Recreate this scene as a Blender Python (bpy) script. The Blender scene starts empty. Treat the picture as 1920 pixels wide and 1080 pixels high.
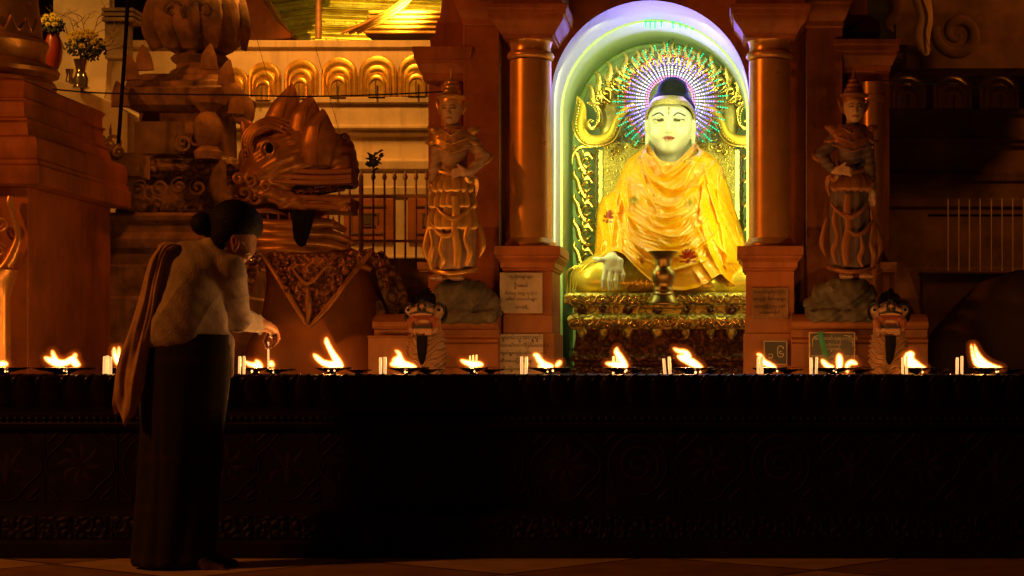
import bpy, math, random
import numpy as np
from mathutils import Vector, Matrix, noise as mnoise
R = math.radians
random.seed(7)
rng = np.random.default_rng(7)
scene = bpy.context.scene
COL = scene.collection

# ---- camera geometry: level view, horizon row HY, vanishing column VX of the 1920x1080 photograph, focal length F pixels
F, VX, HY, CZ = 3520.0, 1380.0, 697.0, 0.79
def sc(Y): return Y / F                                   # metres per photo pixel at distance Y
def X(px, Y): return (px - VX) * Y / F
def Z(py, Y): return CZ - (py - HY) * Y / F
def P(px, py, Y): return Vector((X(px, Y), Y, Z(py, Y)))

# ---------------------------------------------------------------- scene graph
ORG = {}
def root(name, label, cat, loc, group=None, rz=0.0):
    o = bpy.data.objects.new(name, None); COL.objects.link(o)
    o.empty_display_size = 0.1
    o.location = loc; ORG[o.name] = Vector(loc)
    o['label'] = label; o['category'] = cat
    if group: o['group'] = group
    return o
def tag(o, label, cat=None, group=None):
    o['label'] = label
    if cat: o['category'] = cat
    if group: o['group'] = group
    return o
def origin_of(p):
    while p is not None:
        if p.name in ORG: return ORG[p.name]
        p = p.parent
    return Vector((0, 0, 0))

class MB:
    def __init__(s): s.v = []; s.f = []; s.m = []; s.ch = []; s.cl = []
    def add(s, vs, fs, m=0, cols=None):
        b = len(s.v); s.ch.append((b, len(s.f)))
        s.v.extend([tuple(v) for v in vs])
        for f in fs: s.f.append(tuple(i + b for i in f)); s.m.append(m)
        if cols is not None: s.cl.append((b, cols))
        return s
    def box(s, x0, x1, y0, y1, z0, z1, m=0):
        x0, x1 = min(x0, x1), max(x0, x1); z0, z1 = min(z0, z1), max(z0, z1); y0, y1 = min(y0, y1), max(y0, y1)
        v = [(x0,y0,z0),(x1,y0,z0),(x1,y1,z0),(x0,y1,z0),(x0,y0,z1),(x1,y0,z1),(x1,y1,z1),(x0,y1,z1)]
        return s.add(v, [(0,3,2,1),(4,5,6,7),(0,1,5,4),(1,2,6,5),(2,3,7,6),(3,0,4,7)], m)
    def pbox(s, px0, px1, py0, py1, Y, D, m=0):             # box whose front face is at distance Y, D deep
        return s.box(X(px0, Y), X(px1, Y), Y, Y + D, Z(py1, Y), Z(py0, Y), m)
    def rings(s, rings, m=0, cap0=True, cap1=True, closed=True):
        b = []
        n = len(rings[0]); vs = [p for r in rings for p in r]; fs = []
        for i in range(len(rings) - 1):
            for j in range(n if closed else n - 1):
                k = (j + 1) % n
                fs.append((i*n + j, i*n + k, (i+1)*n + k, (i+1)*n + j))
        if cap0: fs.append(tuple(range(n - 1, -1, -1)))
        if cap1: fs.append(tuple((len(rings) - 1)*n + j for j in range(n)))
        return s.add(vs, fs, m)
    def lathe(s, cx, cy, prof, seg=32, m=0, ph=0.0, sy=1.0):          # prof: (radius, z) from low to high
        rs = []
        for r, z in prof:
            rs.append([(cx + r*math.cos(ph + 2*math.pi*j/seg), cy + sy*r*math.sin(ph + 2*math.pi*j/seg), z) for j in range(seg)])
        return s.rings(rs, m)
    def rlathe(s, x0, x1, y0, y1, prof, m=0):                 # rectangular 'lathe': prof (offset, z) low to high
        rs = [[(x0-o, y0-o, z), (x1+o, y0-o, z), (x1+o, y1+o, z), (x0-o, y1+o, z)] for o, z in prof]
        return s.rings(rs, m)
    def extx(s, x0, x1, prof, m=0):                           # profile (y,z) closed polygon extruded along x
        return s.rings([[(x0, y, z) for y, z in prof], [(x1, y, z) for y, z in prof]], m)
    def prism(s, pts, y0, y1, m=0):                           # polygon in xz extruded in y
        return s.rings([[(x, y0, z) for x, z in pts], [(x, y1, z) for x, z in pts]], m)
    def ball(s, c, r, seg=10, m=0, sx=1, sy=1, sz=1):
        n = max(4, seg // 2); rs = []
        for i in range(1, n):
            a = math.pi * i / n - math.pi/2
            rs.append([(c[0] + sx*r*math.cos(a)*math.cos(2*math.pi*j/seg), c[1] + sy*r*math.cos(a)*math.sin(2*math.pi*j/seg), c[2] + sz*r*math.sin(a)) for j in range(seg)])
        vs = [p for q in rs for p in q]; fs = []
        for i in range(len(rs)-1):
            for j in range(seg):
                k = (j+1) % seg; fs.append((i*seg+j, i*seg+k, (i+1)*seg+k, (i+1)*seg+j))
        lo = len(vs); vs.append((c[0], c[1], c[2]-sz*r)); vs.append((c[0], c[1], c[2]+sz*r))
        for j in range(seg):
            k = (j+1) % seg
            fs.append((lo, k, j)); fs.append((lo+1, (len(rs)-1)*seg+j, (len(rs)-1)*seg+k))
        return s.add(vs, fs, m)
    def tube(s, pts, rad, seg=8, m=0):
        pts = [Vector(p) for p in pts]; n = len(pts)
        rad = [rad]*n if not isinstance(rad, (list, tuple)) else rad
        rs = []; up = Vector((0.13, 0.31, 0.94)).normalized()
        for i in range(n):
            t = (pts[min(i+1, n-1)] - pts[max(i-1, 0)]).normalized()
            a = t.cross(up)
            if a.length < 1e-3: a = t.cross(Vector((1,0,0)))
            a.normalize(); b = t.cross(a)
            rs.append([tuple(pts[i] + rad[i]*(a*math.cos(2*math.pi*j/seg) + b*math.sin(2*math.pi*j/seg))) for j in range(seg)])
        return s.rings(rs, m)
    def ribbon(s, path, widths, Y, d=0.0, thick=0.5, n=22, seg=10, m=0, crease=0.0):
        """lens-section strip along a smoothed pixel path in the plane at distance Y; widths in pixels"""
        q = sc(Y)
        pts = spline(path, n); w = interp(widths, len(pts))
        N = len(pts); rs = []
        for i in range(N):
            a, b = pts[max(i-1, 0)], pts[min(i+1, N-1)]
            tx, ty = b[0]-a[0], b[1]-a[1]; L = math.hypot(tx, ty) or 1
            nx, ny = -ty/L, tx/L
            dd = d + (pts[i][2] if len(pts[i]) > 2 else 0)
            ring = []
            for j in range(seg):
                th = 2*math.pi*j/seg
                off = w[i]/2*math.cos(th); dep = -thick*w[i]/2*math.sin(th)
                if crease and dep < 0: dep *= 1 - crease*(1-abs(math.cos(th)))
                ring.append((X(pts[i][0]+nx*off, Y), Y + (dd+dep)*q, Z(pts[i][1]+ny*off, Y)))
            rs.append(ring)
        return s.rings(rs, m)
    def beads(s, path, r, step, Y, d=0.0, m=0, seg=6):
        pts = spline(path, 80); q = sc(Y); acc = 0; last = pts[0]
        for p in pts:
            acc += math.hypot(p[0]-last[0], p[1]-last[1]); last = p
            if acc >= step:
                acc = 0; s.ball((X(p[0], Y), Y + (d + (p[2] if len(p) > 2 else 0))*q, Z(p[1], Y)), r*q, seg, m)
        return s
    def pieces(s, name, mat, parent, **kw):                     # every added shape becomes a part of its own
        out = []
        ends = s.ch[1:]+[(len(s.v), len(s.f))]
        for (b, f0), (e, f1) in zip(s.ch, ends):
            p = MB(); p.add(s.v[b:e], [tuple(i-b for i in f) for f in s.f[f0:f1]]); out.append(p.build(name, mat, parent, **kw))
        return out
    def build(s, name, mats, parent=None, smooth=True, angle=40, bevel=0.0, label=None, cat=None, group=None, jitter=0.0, kind=None):
        if not isinstance(mats, (list, tuple)): mats = [mats]
        v = np.array(s.v, dtype=np.float64).reshape(-1, 3)
        if parent is None:
            lo, hi = v.min(0), v.max(0); org = Vector(((lo[0]+hi[0])/2, (lo[1]+hi[1])/2, lo[2]))
        else: org = origin_of(parent)
        v = v - np.array(org)
        me = bpy.data.meshes.new(name); me.from_pydata(v.tolist(), [], s.f); me.update()
        for mt in mats: me.materials.append(mt)
        if len(mats) > 1: me.polygons.foreach_set('material_index', s.m)
        if s.cl:
            col = np.ones((len(v), 4))
            for b, c in s.cl: col[b:b+len(c), :3] = c
            at = me.color_attributes.new('Col', 'FLOAT_COLOR', 'POINT'); at.data.foreach_set('color', col.ravel())
        if smooth:
            me.polygons.foreach_set('use_smooth', [True]*len(me.polygons))
            if angle: me.set_sharp_from_angle(angle=R(angle))
        o = bpy.data.objects.new(name, me); COL.objects.link(o)
        if parent is None: o.location = org; ORG[o.name] = org
        else: o.parent = parent
        if bevel:
            b = o.modifiers.new('bevel', 'BEVEL'); b.width = bevel; b.segments = 2; b.limit_method = 'ANGLE'; b.angle_limit = R(35)
        if label: o['label'] = label
        if cat: o['category'] = cat
        if group: o['group'] = group
        if kind: o['kind'] = kind
        return o

def spline(pts, n):
    pts = [tuple(p) + ((0.0,) if len(p) == 2 else ()) for p in pts]
    if len(pts) == 2:
        return [tuple(pts[0][k] + (pts[1][k]-pts[0][k])*i/(n-1) for k in range(3)) for i in range(n)]
    A = np.array(pts, float); out = []
    m = len(A) - 1
    for i in range(n):
        t = i/(n-1)*m; k = min(int(t), m-1); u = t-k
        p0 = A[max(k-1, 0)]; p1 = A[k]; p2 = A[k+1]; p3 = A[min(k+2, m)]
        out.append(tuple(0.5*((2*p1) + (-p0+p2)*u + (2*p0-5*p1+4*p2-p3)*u*u + (-p0+3*p1-3*p2+p3)*u**3)))
    return out
def interp(vals, n):
    return list(np.interp(np.linspace(0, 1, n), np.linspace(0, 1, len(vals)), vals))
def spiral(cx, cy, r0, r1, a0, turns, n=16):                # pixel spiral (y down)
    return [(cx + (r0+(r1-r0)*i/(n-1))*math.cos(a0+turns*2*math.pi*i/(n-1)), cy + (r0+(r1-r0)*i/(n-1))*math.sin(a0+turns*2*math.pi*i/(n-1))) for i in range(n)]

# ---------------------------------------------------------------- smooth union fields -> one continuous skin (surface nets)
def _rot(p, a):
    c, s_ = math.cos(a), math.sin(a)
    return c*p[0] + s_*p[1], -s_*p[0] + c*p[1]
def skin(prims, res=2.0, k=6.0, Y=10.0, warp=None, pad=6):
    """prims in photo pixels at distance Y: (px, py, depth). Returns world verts, faces and pixel-space verts."""
    lo = np.full(3, 1e9); hi = -lo
    for p in prims:
        if p[0] == 'e': c = np.array(p[1]); r = max(p[2]); lo = np.minimum(lo, c-r); hi = np.maximum(hi, c+r)
        elif p[0] == 'c':
            for e, r in ((p[1], p[3]), (p[2], p[4])): lo = np.minimum(lo, np.array(e)-r); hi = np.maximum(hi, np.array(e)+r)
        elif p[0] == 'b': c = np.array(p[1]); r = math.sqrt(sum(h*h for h in p[2])) if len(p) > 4 and p[4] else np.array(p[2]); lo = np.minimum(lo, c-r); hi = np.maximum(hi, c+r)
    lo -= pad; hi += pad
    ax = [np.arange(lo[i], hi[i]+res, res) for i in range(3)]
    gx, gy, gz = (g.astype(np.float32) for g in np.meshgrid(*ax, indexing='ij', sparse=True))
    D = np.full((len(ax[0]), len(ax[1]), len(ax[2])), 1e3, np.float32)
    def smin(a, b, kk):
        h = np.clip(0.5+0.5*(b-a)/kk, 0, 1); return b*(1-h)+a*h - kk*h*(1-h)
    for p in prims:
        kk = k; sub = False
        ex = p[-1] if isinstance(p[-1], dict) else {}
        kk = ex.get('k', k); sub = ex.get('sub', False)
        if p[0] == 'e':
            c, r = p[1], p[2]; a = ex.get('rot', 0)
            u, v = _rot((gx-c[0], gy-c[1]), a); w = gz-c[2]
            q = np.sqrt((u/r[0])**2 + (v/r[1])**2 + (w/r[2])**2)
            d = (q-1)*min(r) if max(r) < 2.2*min(r) else (q-1)*q/np.maximum(np.sqrt((u/r[0]**2)**2+(v/r[1]**2)**2+(w/r[2]**2)**2), 1e-4)
        elif p[0] == 'c':
            a, b, ra, rb = np.array(p[1], float), np.array(p[2], float), p[3], p[4]
            ab = b-a; L2 = float(ab@ab) or 1e-6
            t = np.clip(((gx-a[0])*ab[0]+(gy-a[1])*ab[1]+(gz-a[2])*ab[2])/L2, 0, 1)
            d = np.sqrt((gx-a[0]-t*ab[0])**2+(gy-a[1]-t*ab[1])**2+(gz-a[2]-t*ab[2])**2) - (ra+(rb-ra)*t)
        else:
            c, h, rr = p[1], p[2], p[3]; a = ex.get('rot', 0)
            u, v = _rot((gx-c[0], gy-c[1]), a); w = gz-c[2]
            qx, qy, qz = np.abs(u)-h[0]+rr, np.abs(v)-h[1]+rr, np.abs(w)-h[2]+rr
            d = np.sqrt(np.maximum(qx, 0)**2+np.maximum(qy, 0)**2+np.maximum(qz, 0)**2)+np.minimum(np.maximum(np.maximum(qx, qy), qz), 0)-rr
        d = d.astype(np.float32)
        D = -smin(-D, d, kk) if sub else smin(D, d, kk)
    if warp is not None: D = D + warp(gx, gy, gz).astype(np.float32)
    S = D < 0
    n0, n1, n2 = D.shape
    c0 = S[:-1, :-1, :-1]; anyv = np.zeros(c0.shape, bool); allv = np.ones(c0.shape, bool)
    for i in (0, 1):
        for j in (0, 1):
            for l in (0, 1):
                q = S[i:n0-1+i, j:n1-1+j, l:n2-1+l]; anyv |= q; allv &= q
    act = anyv & ~allv
    I = np.argwhere(act); idx = np.full(act.shape, -1, np.int64); idx[act] = np.arange(len(I))
    acc = np.zeros((len(I), 3)); cnt = np.zeros(len(I))
    cs = [(i, j, l) for i in (0, 1) for j in (0, 1) for l in (0, 1)]
    for a in cs:
        for axn in range(3):
            if a[axn]: continue
            b = list(a); b[axn] = 1
            da = D[I[:, 0]+a[0], I[:, 1]+a[1], I[:, 2]+a[2]]; db = D[I[:, 0]+b[0], I[:, 1]+b[1], I[:, 2]+b[2]]
            m = (da < 0) != (db < 0)
            t = np.where(m, da/np.where(m, da-db, 1), 0)
            pt = np.tile(np.array(a, float), (len(I), 1)); pt[:, axn] = t
            acc[m] += pt[m]; cnt[m] += 1
    pv = (I + acc/np.maximum(cnt, 1)[:, None])*res + lo
    faces = []
    for axn in range(3):
        o1, o2 = [(1, 2), (2, 0), (0, 1)][axn]
        sl = [slice(None)]*3; sl2 = [slice(None)]*3
        sl[axn] = slice(0, -1); sl2[axn] = slice(1, None)
        ch = S[tuple(sl)] != S[tuple(sl2)]
        E = np.argwhere(ch)
        E = E[(E[:, o1] > 0) & (E[:, o2] > 0) & (E[:, o1] < D.shape[o1]-1) & (E[:, o2] < D.shape[o2]-1)]
        ins = S[E[:, 0], E[:, 1], E[:, 2]]
        def g(d1, d2):
            q = E.copy(); q[:, o1] -= d1; q[:, o2] -= d2; return idx[q[:, 0], q[:, 1], q[:, 2]]
        qd = np.stack([g(1, 1), g(0, 1), g(0, 0), g(1, 0)], 1)
        # pixel space is left-handed to world (z flips): orient by inside flag
        qd = np.where(ins[:, None], qd[:, ::-1], qd)
        qd = qd[(qd >= 0).all(1)]
        faces.append(qd)
    fc = np.concatenate(faces)
    q = sc(Y)
    wv = np.stack([(pv[:, 0]-VX)*q, Y + pv[:, 2]*q, CZ-(pv[:, 1]-HY)*q], 1)
    # world = (x, depth, -y): (px,py,d)->(x,-z,y) is a proper rotation, so winding: check once by volume sign
    a, b, c, e = (wv[fc[:, i]] for i in range(4))
    vol = np.einsum('ij,ij->i', a, np.cross(b, c)).sum() + np.einsum('ij,ij->i', a, np.cross(c, e)).sum()
    ctr = wv.mean(0); a, b, c, e = a-ctr, b-ctr, c-ctr, e-ctr
    vol = np.einsum('ij,ij->i', a, np.cross(b, c)).sum() + np.einsum('ij,ij->i', a, np.cross(c, e)).sum()
    if vol < 0: fc = fc[:, ::-1]
    return wv, fc.tolist(), pv
def skin_obj(name, prims, mat, parent=None, res=2.0, k=6.0, Y=10.0, color=None, warp=None, **kw):
    wv, fc, pv = skin(prims, res, k, Y, warp)
    mb = MB(); mb.add(wv.tolist(), fc, 0, color(pv) if color else None)
    return mb.build(name, mat, parent, smooth=True, angle=0, **kw)
def pj(px, py, d, Y):                                        # pixel (px,py) as seen at depth d*sc(Y) behind Y, in Y's pixel units
    f = (Y + d*sc(Y))/Y
    return (VX + (px-VX)*f, HY + (py-HY)*f, d)
def nz(x, y, z=0.0, s=1.0): return mnoise.noise(Vector((x*s, y*s, z*s)))
def vnoise(p, s, seed=0.0):                                  # vectorised cheap sine noise, about -1..1
    x, y, z = p[..., 0]*s+seed, p[..., 1]*s-seed*0.7, p[..., 2]*s+seed*1.3
    return (np.sin(x*1.7+1.3*np.sin(y*1.1+z*0.7)) + np.sin(y*2.1+1.1*np.sin(z*1.3+x*0.9)) + np.sin(z*1.9+1.2*np.sin(x*1.2-y*0.8)))/3

# ---------------------------------------------------------------- materials
def M(name, col, rough=0.6, metal=0.0, var=0.15, scale=6.0, bump=0.2, bscale=40.0, stain=0.0, vcol=False, emit=None, estr=0.0,
      relief=0.0, rscale=30.0, spec=0.5, coat=0.0, sheen=0.0, streak=0.0, aniso=0.0, sss=0.0, stain_col=(0.05, 0.035, 0.02)):
    m = bpy.data.materials.new(name); m.use_nodes = True
    nt = m.node_tree; N = nt.nodes; L = nt.links; N.clear()
    out = N.new('ShaderNodeOutputMaterial'); b = N.new('ShaderNodeBsdfPrincipled'); L.new(b.outputs[0], out.inputs[0])
    tc = N.new('ShaderNodeTexCoord')
    geo = N.new('ShaderNodeNewGeometry')
    pos = geo.outputs['Position']
    def noise(s_, det=4, r=0.55, stretch=None):
        n = N.new('ShaderNodeTexNoise'); n.inputs['Scale'].default_value = s_; n.inputs['Detail'].default_value = det; n.inputs['Roughness'].default_value = r
        if stretch:
            mp = N.new('ShaderNodeMapping'); mp.inputs['Scale'].default_value = stretch; L.new(pos, mp.inputs['Vector']); L.new(mp.outputs[0], n.inputs['Vector'])
        else: L.new(pos, n.inputs['Vector'])
        return n.outputs['Fac']
    def mix(fac, a, c, bt='MIX'):
        x = N.new('ShaderNodeMix'); x.data_type = 'RGBA'; x.blend_type = bt
        for sock, val in ((x.inputs[0], fac), (x.inputs[6], a), (x.inputs[7], c)):
            if hasattr(val, 'node'): L.new(val, sock)
            elif isinstance(val, (int, float)): sock.default_value = val
            else: sock.default_value = tuple(val) + (1,)
        return x.outputs[2]
    def ramp(f, lo, hi):
        r = N.new('ShaderNodeMapRange'); r.inputs[1].default_value = lo; r.inputs[2].default_value = hi; L.new(f, r.inputs[0]); return r.outputs[0]
    c = mix(ramp(noise(scale), 0.3, 0.7), tuple(max(0, q*(1-var)) for q in col), tuple(min(1, q*(1+var)) for q in col))
    if vcol:
        a = N.new('ShaderNodeVertexColor'); a.layer_name = 'Col'; c = mix(1.0, c, a.outputs[0], 'MULTIPLY')
    if stain:
        f = N.new('ShaderNodeMath'); f.operation = 'MULTIPLY'; f.inputs[1].default_value = stain
        L.new(ramp(noise(scale*0.45, 8, 0.7), 0.48, 0.72), f.inputs[0]); c = mix(f.outputs[0], c, stain_col)
    if streak:
        f = N.new('ShaderNodeMath'); f.operation = 'MULTIPLY'; f.inputs[1].default_value = streak
        L.new(ramp(noise(1.0, 6, 0.65, (14, 14, 1.2)), 0.5, 0.75), f.inputs[0]); c = mix(f.outputs[0], c, stain_col)
    h = noise(bscale, 6)
    if relief:
        v = N.new('ShaderNodeTexVoronoi'); v.inputs['Scale'].default_value = rscale; v.inputs['Randomness'].default_value = 0.55
        nn = N.new('ShaderNodeTexNoise'); nn.inputs['Scale'].default_value = rscale*0.8; L.new(pos, nn.inputs['Vector'])
        ad = N.new('ShaderNodeVectorMath'); ad.operation = 'MULTIPLY_ADD'; ad.inputs[1].default_value = (0.035*20/rscale,)*3
        L.new(nn.outputs['Color'], ad.inputs[0]); L.new(pos, ad.inputs[2]); L.new(ad.outputs[0], v.inputs['Vector'])
        sn = N.new('ShaderNodeMath'); sn.operation = 'MULTIPLY'; sn.inputs[1].default_value = 11.0; L.new(v.outputs['Distance'], sn.inputs[0])
        si = N.new('ShaderNodeMath'); si.operation = 'SINE'; L.new(sn.outputs[0], si.inputs[0])
        bp0 = N.new('ShaderNodeBump'); bp0.inputs['Strength'].default_value = relief; bp0.inputs['Distance'].default_value = 0.006
        L.new(si.outputs[0], bp0.inputs['Height'])
        f = ramp(si.outputs[0], -1.0, 0.2); c = mix(f, tuple(q*0.35 for q in col), c)
    bp = N.new('ShaderNodeBump'); bp.inputs['Strength'].default_value = bump; bp.inputs['Distance'].default_value = 0.004
    L.new(h, bp.inputs['Height'])
    if relief: L.new(bp0.outputs[0], bp.inputs['Normal'])
    L.new(bp.outputs[0], b.inputs['Normal'])
    L.new(c, b.inputs['Base Color'])
    rr = N.new('ShaderNodeMapRange'); rr.inputs[3].default_value = max(0.03, rough-0.1); rr.inputs[4].default_value = min(1, rough+0.12)
    L.new(noise(scale*2.3), rr.inputs[0]); L.new(rr.outputs[0], b.inputs['Roughness'])
    b.inputs['Metallic'].default_value = metal
    b.inputs['Specular IOR Level'].default_value = spec
    if coat: b.inputs['Coat Weight'].default_value = coat; b.inputs['Coat Roughness'].default_value = 0.12
    if sheen: b.inputs['Sheen Weight'].default_value = sheen; b.inputs['Sheen Roughness'].default_value = 0.35
    if aniso: b.inputs['Anisotropic'].default_value = aniso
    if sss: b.inputs['Subsurface Weight'].default_value = sss; b.inputs['Subsurface Radius'].default_value = (0.02, 0.008, 0.003)
    if emit: b.inputs['Emission Color'].default_value = tuple(emit) + (1,); b.inputs['Emission Strength'].default_value = estr
    return m
def emitter(name, col, strength):
    m = bpy.data.materials.new(name); m.use_nodes = True; nt = m.node_tree; nt.nodes.clear()
    o = nt.nodes.new('ShaderNodeOutputMaterial'); e = nt.nodes.new('ShaderNodeEmission')
    e.inputs[0].default_value = tuple(col)+(1,); e.inputs[1].default_value = strength; nt.links.new(e.outputs[0], o.inputs[0]); return m
def flame_mat(name, col, strength):
    m = bpy.data.materials.new(name); m.use_nodes = True; nt = m.node_tree; nt.nodes.clear()
    o = nt.nodes.new('ShaderNodeOutputMaterial'); e = nt.nodes.new('ShaderNodeEmission'); t = nt.nodes.new('ShaderNodeBsdfTransparent')
    e.inputs[0].default_value = tuple(col)+(1,); e.inputs[1].default_value = strength
    nt.links.new(t.outputs[0], o.inputs['Surface']); nt.links.new(e.outputs[0], o.inputs['Volume']); return m

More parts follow.
